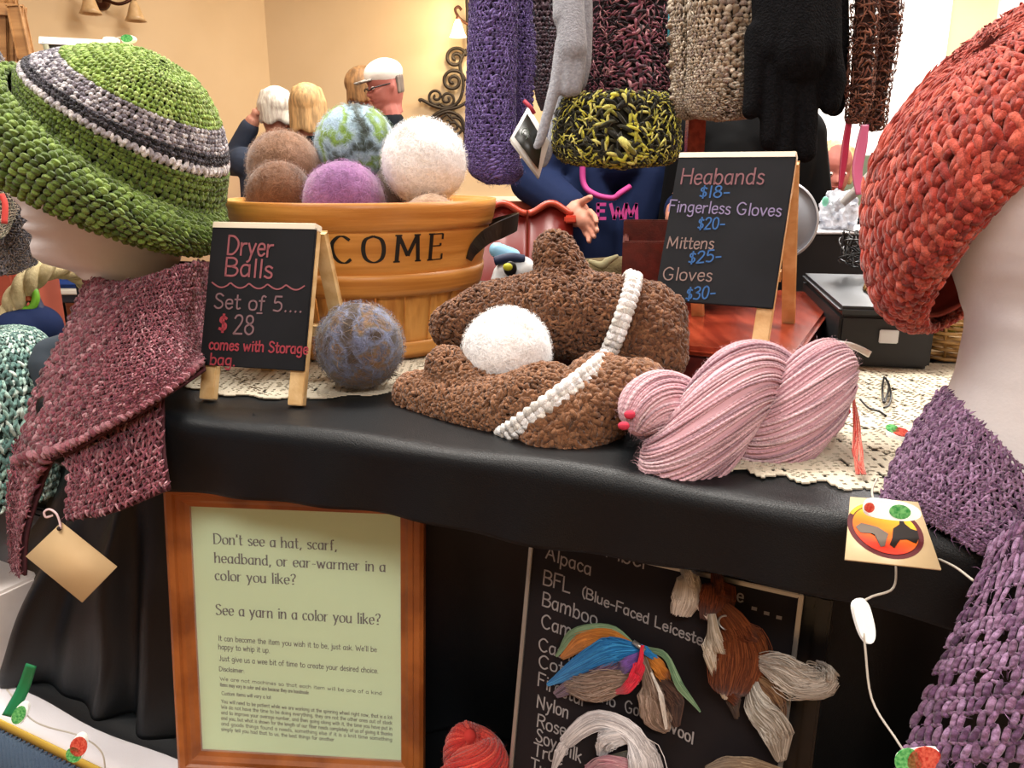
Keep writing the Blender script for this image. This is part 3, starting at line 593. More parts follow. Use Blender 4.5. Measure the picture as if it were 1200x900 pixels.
# ================================================================ RED WOODEN BOX AND TRAY
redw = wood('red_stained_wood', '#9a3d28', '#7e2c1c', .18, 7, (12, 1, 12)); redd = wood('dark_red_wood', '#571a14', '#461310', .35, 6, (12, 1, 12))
bx = R(-26.8); ex, ey_, _ = basis(bx, 0); by = Vector((-ex.y, ex.x, 0)); MB = mtx(Vector((.284, .777, 0)), ex, by, Vector((0, 0, 1)))
rb = thing('wooden_box', 'low glossy red-brown wooden box carrying the glove price sign', 'box', (.284, .777, SZ + .004))
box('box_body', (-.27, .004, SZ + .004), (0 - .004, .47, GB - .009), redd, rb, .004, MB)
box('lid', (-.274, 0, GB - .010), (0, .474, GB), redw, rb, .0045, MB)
for (a, b) in ((-.19, .055), (-.06, .10), (-.14, .32)):
    box('screw_head', (a, b, GB - .001), (a + .006, b + .003, GB + .0008), M_('dark_hole', '#1a0d0a', .6), rb, 0, MB)
tr = thing('wooden_tray', 'small open dark red wooden tray behind the chalkboard of glove prices', 'tray', (.14, 1.15, 1.2))
MTt = mtx(PY(728, 332, 1.05), basis(R(-8), 0)[0], Vector((math.sin(R(8)), math.cos(R(8)), 0)), Vector((0, 0, 1)))
for a in [((0, 0, 0), (.16, .008, .055)), ((0, .132, 0), (.16, .14, .075)), ((0, .008, 0), (.008, .132, .055)), ((.152, .008, 0), (.16, .132, .055)), ((.008, .008, 0), (.152, .132, .008))]:
    box('panel', a[0], a[1], redd, tr, .002, MTt)
# ================================================================ BUSHEL BASKET
BC = np.array([-.197, 1.08]); BR0, BR1, BZ = .132, .170, 1.333; BB = SZ + .004
def br(z): return BR0 + (BR1 - BR0) * (z - BB) / (BZ - BB)
bk = thing('bushel_basket', 'round orange-stained slatted wooden basket with black lettering, full of felt balls', 'basket', (BC[0], BC[1], BB))
ow = wood('orange_veneer', '#d89a4c', '#b0702c', .42, 9, (6, 6, .7)); ow2 = wood('orange_veneer_band', '#dc9c4e', '#b87630', .42, 4, (.8, .8, 18)); ow3 = wood('orange_veneer_panel', '#d69648', '#b8782f', .42, 4, (.8, .8, 16))
NS = 26
for k in range(NS):
    a0 = (k + .03) * 2 * PI / NS; a1 = (k + .97) * 2 * PI / NS; V = []
    for z in np.linspace(BB, BZ - .012, 4):
        for off in (-.0035, 0):
            for a in np.linspace(a0, a1, 4):
                r = br(z) + off + (.0006 if k % 2 else 0); V.append((BC[0] + r * math.sin(a), BC[1] - r * math.cos(a), z))
    I = np.arange(32).reshape(4, 2, 4); F = []
    for z in range(3):
        for q in range(3):
            F += [(I[z, 1, q], I[z, 1, q + 1], I[z + 1, 1, q + 1], I[z + 1, 1, q]), (I[z, 0, q + 1], I[z, 0, q], I[z + 1, 0, q], I[z + 1, 0, q + 1])]
        F += [(I[z, 0, 0], I[z, 1, 0], I[z + 1, 1, 0], I[z + 1, 0, 0]), (I[z, 1, 3], I[z, 0, 3], I[z + 1, 0, 3], I[z + 1, 1, 3])]
    for q in range(3): F += [(I[3, 1, q], I[3, 1, q + 1], I[3, 0, q + 1], I[3, 0, q])]
    fast('stave', V, np.array(F), ow, bk, smooth=False)
def hoop(name, z0, z1, off, th, m):
    P = []; n = 5
    zz = np.linspace(z0, z1, n); prof = [(br(z) + off, z) for z in zz]; prof = [(prof[0][0] - th, z0)] + [(p[0] + (.0012 if 0 < i < n - 1 else 0), p[1]) for i, p in enumerate(prof)] + [(prof[-1][0] - th, z1), (prof[0][0] - th, z0)]
    return lathe(name, prof, m, bk, (BC[0], BC[1], 0), 96)
hoop('veneer_panel', 1.238, 1.318, .0018, .0016, ow3)
hoop('rim_hoop', 1.303, BZ + .002, .0055, .0038, ow2); hoop('inner_rim_hoop', 1.305, BZ, -.0036, .003, ow2)
hoop('middle_hoop', 1.225, 1.252, .0052, .0034, ow2); hoop('bottom_hoop', BB + .002, BB + .022, .004, .0034, ow2)
lathe('basket_floor', [(.001, BB + .004), (BR0 - .004, BB + .004), (BR0 - .004, BB), (.001, BB)], ow, bk, (BC[0], BC[1], 0), 48)
def cone_fn(th0, z0):
    def fn(x, y):
        z = z0 + y; r = br(z) + .0037; a = th0 + x / .158; return (BC[0] + (r) * math.sin(a), BC[1] - r * math.cos(a), z)
    return fn
ink = Ink(cone_fn(R(-3.5), 1.2675))
def slab_text(t, x, h, w, adv):
    for ch in t:
        g = GL[ch].split(';'); k = h / 14
        for q in g[1:]:
            pts = [tuple(float(c) for c in p.split(',')) for p in q.split()]; pp = [(x + a * k, b * k) for a, b in pts]
            fine = []
            if len(pp) == 2:
                for s in np.linspace(0, 1, 6): fine.append((pp[0][0] * (1 - s) + pp[1][0] * s, pp[0][1] * (1 - s) + pp[1][1] * s))
                ink.stroke(fine, w, 0, smooth=False, serif=h * .13)
                if ch in 'EL' and abs(pp[0][1] - pp[1][1]) < 1e-6:
                    e = max(pp, key=lambda p: p[0]); s = 1 if pp[0][1] < h * .5 else -1; s = 0 if abs(pp[0][1] - h * .53) < h * .1 else s
                    ink.stroke([(e[0], e[1] + (s if s else -.5) * 0), (e[0], e[1] + (s * h * .22 if s else h * .1))], w * .6, 0, smooth=False)
            else: ink.stroke(pp, w, 0)
        x += (float(g[0]) + 1.6) * k * adv
slab_text('COME', 0, .0305, .0048, 1.24); slab_text('WEL', -.099, .0305, .0048, 1.0)
ink.obj('lettering', M_('black_paint', '#0c0a08', .5), bk)
iron = M_('dark_metal', '#3a3836', .35, .8)
for sx in (1, -1):  # strap handles of flat metal
    th0 = R(62) * sx
    def hp3(th, out, z): r = br(min(z, BZ)) + out; return Vector((BC[0] + r * math.sin(th), BC[1] - r * math.cos(th), z))
    pts = [hp3(th0, .006, 1.262), hp3(th0 + sx * R(2), .008, 1.275), hp3(th0 + sx * R(5), .018, 1.290), hp3(th0 + sx * R(12), .032, 1.300), hp3(th0 + sx * R(24), .040, 1.305), hp3(th0 + sx * R(38), .034, 1.303), hp3(th0 + sx * R(48), .016, 1.295), hp3(th0 + sx * R(50), .007, 1.27)]
    C = cr([tuple(p) for p in pts], 48); bm = bmesh.new(); rings = []; T = np.gradient(C, axis=0); wv = np.interp(np.linspace(0, 1, 48), [0, .15, .4, .6, .85, 1], [.004, .007, .0115, .0115, .007, .004])
    for p, t, w_ in zip(C, T, wv):
        t = Vector(t).normalized(); s = (Vector((0, 0, 1)) - t * t.z); s = s.normalized() if s.length > .25 else Vector((0, 0, 1)).cross(t).normalized(); s = (s + Vector((math.sin(th0), -math.cos(th0), 0)) * .12).normalized(); o = s.cross(t).normalized(); p = Vector(p)
        rings.append([bm.verts.new(p + s * a * w_ + o * b * .0012) for a, b in ((-1, -1), (1, -1), (1, 1), (-1, 1))])
    for x, y in zip(rings, rings[1:]):
        for k in range(4): bm.faces.new((x[k], x[(k + 1) % 4], y[(k + 1) % 4], y[k]))
    bm.faces.new(rings[0][::-1]); bm.faces.new(rings[-1]); bmobj('handle', bm, iron, bk, False)
# ================================================================ FELT BALLS
def felt_ball(label, px, py, r_px, d, cols, patt=1.0, group=None, hairs=2600, hl=.012, rest=None, seed=0):
    c = np.array(W(px, py, d)); r = r_px / FPX * d
    if rest is not None: c[2] = rest + r * .985
    n1, n2 = 96, 64; th, ph = np.meshgrid(np.linspace(0, 2 * PI, n1, endpoint=False), np.linspace(0.001, PI - .001, n2)); D = np.stack([np.sin(ph) * np.cos(th), np.sin(ph) * np.sin(th), np.cos(ph)], -1).reshape(-1, 3)
    rg = np.random.default_rng(seed + int(px)); ks = rg.normal(0, 3.0, (9, 3)); f0 = rg.uniform(0, 6, 9)
    def field(D, s=1.0, o=0): return sum(np.sin(D @ (ks[i] * s) + f0[i] + o + 1.3 * np.sin(D @ ks[(i + 3) % 9][::-1] * s)) for i in range(9)) / 4.2
    R_ = r * (1 + .012 * field(D) + .006 * field(D, 4)); V = c + D * R_[:, None]
    A = np.array([lin(q) for q in cols])
    def colr(D):
        f = np.clip(((field(D, patt) + .22 * field(D, 3.7, 1) + .12 * field(D, 8, 2)) * .5 + .5), 0, .999) * (len(A)) - .5; i = np.clip(np.floor(f).astype(int), 0, len(A) - 1); j = np.clip(i + 1, 0, len(A) - 1); w = np.clip(f - i, 0, 1)[:, None]; w = w * w * (3 - 2 * w)
        return (A[i] * (1 - w) + A[j] * w) * (1 + .07 * field(D, 6))[:, None]
    idx = np.arange(n1 * n2).reshape(n2, n1); j = np.roll(idx, -1, 1); F = np.stack([idx[:-1], idx[1:], j[1:], j[:-1]], -1).reshape(-1, 4)
    o = fast('felt_ball', V, F, felt_m, None, np.clip(colr(D), 0, 1), np.zeros((len(V), 3)))
    tag(o, label, 'ball', group)
    k = rg.normal(0, 1, (6000, 3)); k /= np.linalg.norm(k, axis=1, keepdims=True)
    fuzz('loose_fibres', c + k * r * 1.0, k, hairs, hl, .00022, lambda i, p: np.clip(colr(k[i]) * RG.uniform(.8, 1.35, (len(i), 1)), 0, 1), fib_m, o, 1.2, .22)
    return o
def attr_mat(name, rough=.95, noise=900, bump=.5, sheen=.4, lo=.75):
    m = bpy.data.materials.new(name); m.use_nodes = True; N = m.node_tree.nodes; L = m.node_tree.links; b = N['Principled BSDF']
    b.inputs['Roughness'].default_value = rough; b.inputs['Sheen Weight'].default_value = sheen; b.inputs['Specular IOR Level'].default_value = .15
    a = N.new('ShaderNodeAttribute'); a.attribute_name = 'Col'; tc = N.new('ShaderNodeTexCoord'); no = N.new('ShaderNodeTexNoise'); no.inputs['Scale'].default_value = noise; no.inputs['Detail'].default_value = 4; no.inputs['Distortion'].default_value = 1.5
    r = N.new('ShaderNodeValToRGB'); r.color_ramp.elements[0].position = .35; r.color_ramp.elements[1].position = .65; r.color_ramp.elements[0].color = (lo, lo, lo, 1); r.color_ramp.elements[1].color = (1.08, 1.08, 1.08, 1)
    mx = N.new('ShaderNodeMix'); mx.data_type = 'RGBA'; mx.blend_type = 'MULTIPLY'; mx.inputs[0].default_value = 1
    L.new(tc.outputs['Object'], no.inputs['Vector']); L.new(no.outputs[0], r.inputs[0]); L.new(a.outputs['Color'], mx.inputs[6]); L.new(r.outputs[0], mx.inputs[7]); L.new(mx.outputs[2], b.inputs['Base Color'])
    bp = N.new('ShaderNodeBump'); bp.inputs['Strength'].default_value = bump; bp.inputs['Distance'].default_value = .002; L.new(no.outputs[0], bp.inputs['Height']); L.new(bp.outputs[0], b.inputs['Normal']); return m
felt_m = attr_mat('felted_wool', noise=220); fib_m = attr_mat('wool_fibre', noise=50, bump=0, lo=.95)
g = 'felt balls heaped in the basket'
felt_ball('white and pale grey felt ball, rightmost on top of the basket', 497, 190, 49, 1.03, ['#b9b0aa', '#d9d5d2', '#efeff0', '#f8f8fa', '#f3f3f4'], .6, g)
felt_ball('pale blue felt ball swirled with green and charcoal, topmost in the basket', 417, 171, 47, 1.14, ['#2c322c', '#48544e', '#8fa8b8', '#a9c1d0', '#6f9040', '#86a650', '#a2bccf'], 1.0, g, seed=5)
felt_ball('orchid purple felt ball at the front of the basket', 403, 238, 48, 1.01, ['#7d5280', '#895c8c', '#966896', '#845688'], .9, g)
felt_ball('light cocoa brown felt ball, upper left in the basket', 333, 196, 42, 1.11, ['#7d5c46', '#8b6850', '#92705a'], .9, g)
felt_ball('darker brown felt ball, lower left against the basket rim', 328, 228, 38, 1.015, ['#5c3e2c', '#694833', '#75513a'], .9, g)
felt_ball('dark taupe felt ball wedged between the purple and the white ball', 466, 228, 34, 1.13, ['#4a3c34', '#5a4a40'], .9, g, 900)
felt_ball('tan felt ball barely showing over the rim below the white ball', 505, 264, 36, .99, ['#96765c', '#a88a70'], .9, g, 900)
felt_ball('blue-grey felt ball swirled with brown, on the shelf beside the dryer ball sign', 422, 412, 50, .85, ['#4c4038', '#5e544e', '#6c7088', '#7b86a4', '#6a6258', '#8a6a48', '#5f6a84', '#6e5640'], 1.9, None, 3200, rest=SZ + .005, seed=3)
felt_ball('bright white felt ball resting on the lower brown mitten', 594, 412, 52, .80, ['#d8d4ce', '#efefee', '#f7f7f8', '#ffffff'], .5, None, 2600, .009)
# ================================================================ BROWN MITTENS
ym = yarn_mat()
def boucle(me_obj, name, n, colf, r, L, bow, parent, lift=.0008):
    P, N = mesh_pts(me_obj.data, n); P = P + np.array(me_obj.matrix_world.translation) * 0
    T = np.cross(N, RG.normal(0, 1, N.shape)); T += N * RG.uniform(-.3, .3, (n, 1))
    o = caps_mesh(name, P + N * lift, T, N + RG.normal(0, .3, N.shape), L * RG.uniform(.7, 1.3, n), r * RG.uniform(.8, 1.2, n), bow * RG.uniform(.4, 1.2, n), colf(None, np.zeros(n)) if False else colf(np.zeros(n), np.zeros(n)), ym, parent, 7, 6, 1.0, 10)
    return o
brown_base = M_('brown_knit_base', '#5e3c24', .95, bump=.5, bscale=300)
brownA = palette(['#80573a', '#8c6244', '#744c30', '#96694a']); brownB = palette(['#6c452c', '#784f34', '#613c25', '#845a3c'])
def mitten(label, hand, thumb, cuff, trim, pal_h):
    root = thing('mitten', label, 'mitten', W(*hand[0][:3]), 'brown bulky mittens with white trim')
    def bl(name, segs, vox=.004):
        bm = bmesh.new()
        for chain in segs:
            for a, b in zip(chain, chain[1:]): limb(bm, W(*a[:3]), a[3], W(*b[:3]), b[3], 14)
        return blob(name, bm, vox, brown_base, root, 6)
    h = bl('hand', [hand, thumb] if thumb is not None else [hand]); boucle(h, 'hand_yarn', 6500, pal_h, .00165, .009, .0026, h)
    c = bl('cuff', cuff); boucle(c, 'cuff_yarn', 3600, pal_h, .0024, .0125, .0036, c)
    # white crocheted trim ring: flattened oval of puff stitches
    A, B, d = trim; A, B = W(*A), W(*B); C = (A + B) / 2; e1 = (B - A).normalized(); ra = (B - A).length / 2; nv = e1.cross(-CF).normalized(); e2 = nv.cross(e1).normalized(); n = 44
    a = np.arange(n) * 2 * PI / n; P = np.array([np.array(C + e1 * math.cos(t) * ra + e2 * math.sin(t) * d) for t in a]); N = np.array([np.array((e1 * math.cos(t) * d + e2 * math.sin(t) * ra).normalized()) for t in a]); T = np.cross(np.array(nv), N); A3 = np.array(nv)
    PP = np.vstack([P + A3 * .004, P - A3 * .004, P]) + np.vstack([N] * 3) * .002; TT = np.vstack([T + A3 * .7, T - A3 * .7, T]); NN = np.vstack([N] * 3)
    caps_mesh('white_trim', PP, TT, NN, .0125, .0055, .004, palette(['#f4f2ee', '#e8e4dc', '#ffffff'])(np.zeros(3 * n), None), ym, root, 7, 7)
    return root
mitten('brown bulky mitten with its thumb standing up, the rear of the two',
       [(532, 382, .87, .024), (575, 368, .87, .033), (640, 368, .86, .045), (712, 372, .85, .044)], [(668, 345, .86, .030), (650, 296, .865, .022)],
       [[(740, 356, .84, .024), (728, 405, .84, .024)], [(760, 362, .84, .025), (755, 412, .835, .027)], [(782, 366, .835, .016), (780, 420, .825, .018)], [(755, 375, .84, .030), (770, 395, .835, .028)]],
       ((740, 328, .845), (706, 424, .845), .040), brownB)
mitten('brown bulky mitten lying at the shelf edge under the white felt ball',
       [(488, 462, .82, .022), (548, 480, .78, .029), (600, 482, .75, .032), (640, 472, .735, .036)], [(524, 430, .80, .0195), (560, 462, .78, .024)],
       [[(628, 498, .72, .020), (702, 445, .73, .022)], [(648, 508, .71, .026), (725, 458, .72, .026)], [(664, 525, .70, .017), (750, 450, .715, .019)], [(672, 490, .715, .032), (700, 475, .72, .032)]],
       ((592, 508, .73), (704, 424, .745), .044), brownA)
# ================================================================ YARN SKEINS (two twisted plies of many strands)
def skein(name, label, A, B, up, fwd, rho, rp, turns, ph0, cols, strands=44, ys=.0018, fibres=2600, squash=1.0, bend=0, twist=5.6, ends=(.25, .25), tie=None, tiecol=None):
    A, B = np.array(A), np.array(B); up, fwd = np.array(up), np.array(fwd); n = 70; t = np.linspace(0, 1, n); paths, cc = [], []; palc = np.array([lin(c) for c in cols]); PS, NS_ = [], []
    root = thing(name, label, 'yarn', (A + B) / 2)
    for ply in (0, 1):
        ph = ph0 + ply * PI + turns * 2 * PI * t; ax = A + (B - A) * t[:, None] + up * (bend * np.sin(PI * t))[:, None]
        env = np.minimum(1, np.minimum(t / ends[0], (1 - t) / ends[1])); env = np.sqrt(np.clip(1 - (1 - env) ** 2, 0, 1)); rr = rp * (.22 + .78 * env)
        C = ax + (up * np.sin(ph)[:, None] + fwd * np.cos(ph)[:, None] * .8) * (rho * (.55 + .45 * env))[:, None]
        T, Bn, Nn = frame_axes(np.gradient(C, axis=0))
        b = Bn[0]; Bs = []
        for k in range(n):
            b = b - T[k] * (b @ T[k]); b /= np.linalg.norm(b); Bs.append(b)
        Bs = np.array(Bs); Ns = np.cross(Bs, T)
        for q in range(strands):
            a = q * 2 * PI / strands - twist * t + RG.normal(0, .03) + .06 * np.sin(t * 9 + q)
            d = Bs * np.cos(a)[:, None] + Ns * np.sin(a)[:, None]; P = C + d * (rr * (1 + RG.normal(0, .018) + .02 * np.sin(t * 13 + q * 2)))[:, None]; paths.append(P); PS.append(P); NS_.append(d)
            k = RG.choice(len(palc)); k2 = RG.choice(len(palc)); w = (.5 + .5 * np.sin(t * RG.uniform(10, 60) + RG.uniform(0, 6)))[:, None]; cc.append(np.clip((palc[k] * w + palc[k2] * (1 - w)) * RG.uniform(.85, 1.12), 0, 1))
        for e_ in (1, -2):
            bm = bmesh.new(); ellip(bm, C[e_], (rr[e_] * .62,) * 3); bmobj('yarn_core', bm, M_(name + '_core' + cols[0], cols[0], .9), root)
        multi_tube('yarn_core', [C[1:-1]], [list(rr[1:-1] * .96)], M_(name + '_core' + cols[0], cols[0], .9), root, 24)
    multi_tube('yarn_strands', paths, ys, ymf, root, 5, cc)
    PSa, NSa = np.vstack(PS), np.vstack(NS_); fuzz('halo_fibres', PSa, NSa, fibres, .006, .00011, lambda i, p: np.clip(palc[RG.choice(len(palc), len(i))] * 1.1, 0, 1), fib_m, root, 1.0, .5)
    return root
ymf = yarn_mat('yarn_fine', 2 * PI / .0045, .32, .9)
camup, camfw = CU, -CF
pk = skein('yarn_skein', 'large twisted skein of pale pink heathered yarn lying on the front edge of the shelf', W(744, 528, .655), W(978, 455, .70), camup, camfw, .031, .032, 1.02, R(-112), ['#d8aab3', '#e0b8bf', '#cb9ca6', '#e8c8ce', '#a88590', '#dab0b8'], 74, .00118, 4500, ends=(.17, .22))
for p in ((738, 486, .636), (731, 499, .632), (990, 482, .665)):
    bm = bmesh.new(); c = W(*p); ellip(bm, c, (.0048, .004, .0035)); o = bmobj('red_tie', bm, M_('red_wool', '#c23049', .9), pk)
skein('yarn_skein', 'skein of bright red yarn standing on the lower table, bottom centre beside the chalkboard', W(542, 985, .80), W(560, 868, .82), CR, camfw, .030, .031, .30, R(-75), ['#c8372f', '#d64a3d', '#b82c28', '#e05a48'], 40, .0018, 1500, ends=(.2, .35), twist=4.2)
# ================================================================ MANNEQUIN HEADS
foam = M_('white_foam', '#ece6e6', .55, col2='#e6dfdf', scale=30, bump=.08, bscale=400)
def mannequin(label, loc, yaw, tilt=0):
    V, F = head_VF(-.187, nose=.011); V[:, 2] = np.where(V[:, 2] > .05, .05 + (V[:, 2] - .05) * .72, V[:, 2]); k_ = np.where(V[:, 2] > .01, 1 - np.clip((V[:, 2] - .01) / .05, 0, 1) * .17, 1); V[:, 0] = V[:, 0] * k_; V[:, 1] *= k_; V = V @ roty(tilt).T @ rotz(yaw).T + np.array(loc)
    me = bpy.data.meshes.new('mannequin_head'); me.from_pydata(V.tolist(), [], F); me.update(); me.materials.append(foam)
    for p in me.polygons: p.use_smooth = len(p.vertices) == 4
    o = bpy.data.objects.new('mannequin_head', me); link(o); return tag(o, label, 'mannequin')
hl = W(23, 238, .865); hl = Vector((hl.x + .080, hl.y + .040, hl.z - .004)); hl.z = max(hl.z, SZ + .19)
mannequin('white foam mannequin head facing left in the green striped hat', hl, R(202))
hr = Vector((.420, .605, SZ + .190)); mannequin('white foam mannequin head facing right in the rust-red hat, cut by the right edge', hr, R(-24))
# ================================================================ CROCHETED HATS
def ringloft(rings):
    Cs, As, Rs, Es = [], [], [], []
    for ax, ay, bx_, by_, d, c in rings:
        A, B = W(ax, ay, d), W(bx_, by_, d); C = (A + B) / 2; e = (B - A); r = e.length / 2; e.normalize(); tc = -CF; pu = e.cross(tc).normalized()
        if pu.dot(CU) < 0: pu = -pu
        axis = pu * math.sqrt(1 - c * c) + tc * c; Cs.append(C); Rs.append(r); As.append(axis); Es.append(e)
    Cs, As, Rs, Es = map(np.array, (Cs, As, Rs, Es))
    def S(u, v):
        C, A, r, E = cr_at(Cs, v), cr_at(As, v), cr_at(Rs[:, None], v), cr_at(Es, v); A /= np.linalg.norm(A, axis=1, keepdims=True); E -= A * (E * A).sum(1)[:, None]; E /= np.linalg.norm(E, axis=1, keepdims=True)
        Q = np.cross(A, E); a = u * 2 * PI; return C + (E * np.cos(a)[:, None] + Q * np.sin(a)[:, None]) * r
    return S
gh = thing('crocheted_hat', 'green crocheted hat with grey and black stripes and wide turned-up brim, on the left head', 'hat', W(140, 170, .87))
crown = orient(ringloft([(52, 155, 228, 285, .885, .22), (56, 102, 240, 255, .88, .24), (54, 84, 247, 224, .87, .26), (56, 76, 250, 203, .86, .28), (63, 68, 250, 186, .855, .30), (77, 63, 248, 168, .85, .31), (98, 58, 244, 148, .842, .32), (124, 55, 236, 124, .834, .33), (150, 56, 224, 103, .825, .34), (174, 63, 206, 88, .818, .35), (188, 70, 194, 75, .812, .35)]), 'out')
green_l = palette(['#88a648', '#99b659', '#78963c', '#a9c26e']); green_d = palette(['#60782f', '#6c8637', '#526a28', '#7a9344'])
greyp = palette(['#8d8893', '#b7b3ba', '#d4d2d6', '#6e6a74']); blk = palette(['#2b2a33', '#3b3a45', '#55535d', '#1f1e26']); wht = palette(['#d9d6d8', '#b7b3ba', '#e8e6e8'])
base_d = M_('hat_lining', '#3c4a22', .95)
sheet('hat_lining', crown, base_d, gh, 80, 60, -.0045, True, .003)
bands = [(0.0, .14, green_d, 3), (.14, .275, green_d, 3), (.275, .345, wht, 1), (.345, .43, blk, 2), (.43, .585, greyp, 3), (.585, 1.0, green_l, 8)]
for i, (v0, v1, pf, rw) in enumerate(bands):
    if v1 > .9:
        rr_ = 0
        for k in range(rw):
            a0 = v0 + (v1 - v0) * k / rw; a1 = v0 + (v1 - v0) * (k + 1) / rw; cols = max(8, int(86 * (1 - k / rw) ** .8))
            knit('crown_stitches', crown, cols, 1, pf, gh, 'sc', v0=a0, v1=a1, rs=1.25, bs=1.2)
    else: knit('stripe_stitches' if pf is not green_d else 'side_stitches', crown, 88, rw, pf, gh, 'sc' if pf is not wht else 'v', v0=v0, v1=v1, rs=1.3, bs=1.4)
brim = orient(ringloft([(10, 182, 232, 298, .86, .22), (4, 160, 238, 292, .852, .22), (8, 125, 242, 284, .85, .22), (20, 98, 243, 272, .852, .23), (36, 82, 238, 258, .86, .24), (46, 86, 234, 252, .87, .24)]), 'out')
sheet('brim_lining', brim, base_d, gh, 90, 20, -.004, True, .003)
knit('brim_stitches', brim, 92, 15, green_d, gh, 'bean', rs=1.3, bs=1.2, jit=.22)
# rust hat
rh = thing('crocheted_hat', 'chunky rust-red crocheted hat on the right head, cut by the right edge', 'hat', W(1180, 200, .6))
rcr = orient(ringloft([(1085, 360, 1300, 170, .63, -.52), (1066, 366, 1318, 135, .63, -.42), (1044, 345, 1335, 90, .63, -.25), (1036, 295, 1326, 45, .62, -.1), (1040, 225, 1305, 5, .61, .0), (1064, 155, 1265, -10, .60, .1), (1108, 95, 1215, 0, .59, .15), (1142, 65, 1175, 35, .58, .2)]), 'out')
rust = palette(['#b84434', '#a8392c', '#c45342', '#952e25', '#cf624f'])
sheet('hat_lining', rcr, M_('rust_lining', '#8a2c20', .95), rh, 90, 60, -.006, True, .004)
knit('hat_stitches', rcr, 60, 20, rust, rh, 'rope', rs=1.4, bs=1.3, jit=.17)
knit('brim_cord', rcr, 60, 2, rust, rh, 'bean', v0=-.0, v1=.08, rs=1.3, bs=1.6)
# ================================================================ SCARVES ON THE HEADS
def pts(rows, dz=0): return [[W(x, y, d + dz) for x, y, d in r] for r in rows]
ms = thing('crocheted_scarf', 'maroon and pink heathered crocheted wrap around the left mannequin neck', 'scarf', W(130, 450, .8))
maroon = palette(['#7d3f4a', '#8c4a56', '#a2636e', '#63303a', '#c08e96', '#73384a', '#914a58'], [.22, .2, .15, .18, .07, .1, .08])
mb = M_('maroon_base', '#4a2028', .95)
SA = orient(patch(pts([[(104, 322, .90), (140, 332, .84), (180, 322, .81), (215, 310, .81), (243, 308, .90)], [(80, 390, .90), (125, 392, .80), (165, 388, .775), (208, 378, .80), (240, 372, .87)],
    [(48, 455, .90), (95, 458, .79), (150, 452, .755), (203, 430, .775), (238, 405, .84)], [(20, 548, .86), (70, 532, .785), (115, 508, .755), (180, 472, .757), (238, 428, .80)]])), 'cam')
SB = orient(patch(pts([[(66, 500, .815), (120, 480, .79), (188, 452, .785)], [(80, 560, .785), (130, 545, .76), (190, 520, .762)], [(76, 610, .775), (130, 600, .75), (197, 573, .752)]])), 'cam')
SD = orient(patch(pts([[(17, 515, .87), (34, 512, .865), (62, 528, .80)], [(9, 570, .865), (24, 572, .86), (46, 566, .84)], [(9, 620, .86), (18, 622, .86), (27, 624, .85)], [(12, 668, .86), (18, 672, .86), (24, 676, .855)]])), 'cam')
for S_, c_n, r_n, nm in ((SA, 40, 44, 'wrap'), (SB, 22, 18, 'front_flap'), (SD, 9, 28, 'tail')):
    b_ = sheet(nm, S_, mb, ms, 40, 40, -.004, False, .003)
    knit('stitches', S_, int(c_n * .8), int(r_n * .85), maroon, b_, 'rope', rs=.95, bs=1.2, jit=.24)
    u, v = RG.uniform(0, 1, 1500), RG.uniform(0, 1, 1500); P_, _, _, N_ = diff(S_, u, v); fuzz('halo_fibres', P_, N_, 500 if nm == 'wrap' else 200, .007, .00013, lambda i, p: maroon(i, None), fib_m, b_, 1, .5)
hem = knit('hem_cord', SA, 34, 1, palette(['#a2636e', '#b77d87', '#8c4a56']), ms, 'bean', v0=.955, v1=.995, rs=1.5, bs=1.5)
# back of the collar so the wrap closes behind the neck
SAb = orient(patch(pts([[(104, 322, .90), (150, 312, .95), (205, 306, .95), (243, 308, .90)], [(80, 392, .90), (140, 400, 1.0), (210, 398, 1.0), (240, 374, .87)], [(60, 430, .92), (140, 440, 1.02), (210, 430, 1.02), (238, 412, .84)]])), 'out')
sheet('wrap_back', SAb, mb, ms, 30, 20, 0, False, .004)
# purple cowl
pc = thing('crocheted_scarf', 'dusty purple openwork crocheted scarf around the right mannequin neck, hanging over the edge', 'scarf', W(1150, 600, .5))
purp = palette(['#6d4a6b', '#7d5a79', '#8c6a88', '#5c3d5b', '#9a789a', '#7f5a78'])
pb = M_('purple_base', '#2e1c2d', .95)
PA = orient(patch(pts([[(1106, 452, .60), (1130, 478, .565), (1165, 512, .54), (1215, 556, .53), (1300, 560, .56)], [(1075, 495, .595), (1102, 524, .55), (1150, 560, .52), (1212, 604, .51), (1310, 612, .54)],
    [(1046, 545, .585), (1080, 578, .54), (1132, 605, .51), (1202, 645, .495), (1310, 660, .53)], [(1030, 590, .57), (1066, 603, .545), (1112, 626, .515), (1172, 662, .50), (1300, 700, .53)]])), 'cam')
b_ = sheet('collar', PA, pb, pc, 40, 30, -.004, False, .003); knit('stitches', PA, 34, 17, purp, b_, 'rope', rs=1.15, bs=1.2, jit=.18)
u, v = RG.uniform(0, 1, 2000), RG.uniform(0, 1, 2000); P_, _, _, N_ = diff(PA, u, v); fuzz('halo_fibres', P_, N_, 700, .007, .00012, lambda i, p: purp(i, None), fib_m, b_, 1, .5)
PB = orient(patch(pts([[(1158, 640, .495), (1195, 612, .49), (1250, 600, .50), (1320, 615, .52)], [(1128, 715, .485), (1180, 705, .465), (1250, 695, .46), (1330, 700, .48)], [(1095, 790, .48), (1155, 785, .45), (1240, 780, .44), (1330, 790, .46)],
    [(1062, 870, .475), (1135, 872, .44), (1230, 870, .43), (1330, 880, .45)], [(1040, 975, .475), (1120, 975, .44), (1220, 975, .43), (1330, 975, .45)]])), 'cam')
lk = lambda u, v, i, j: ~((j % 3 == 1) & ((i + (j // 3)) % 3 == 0))
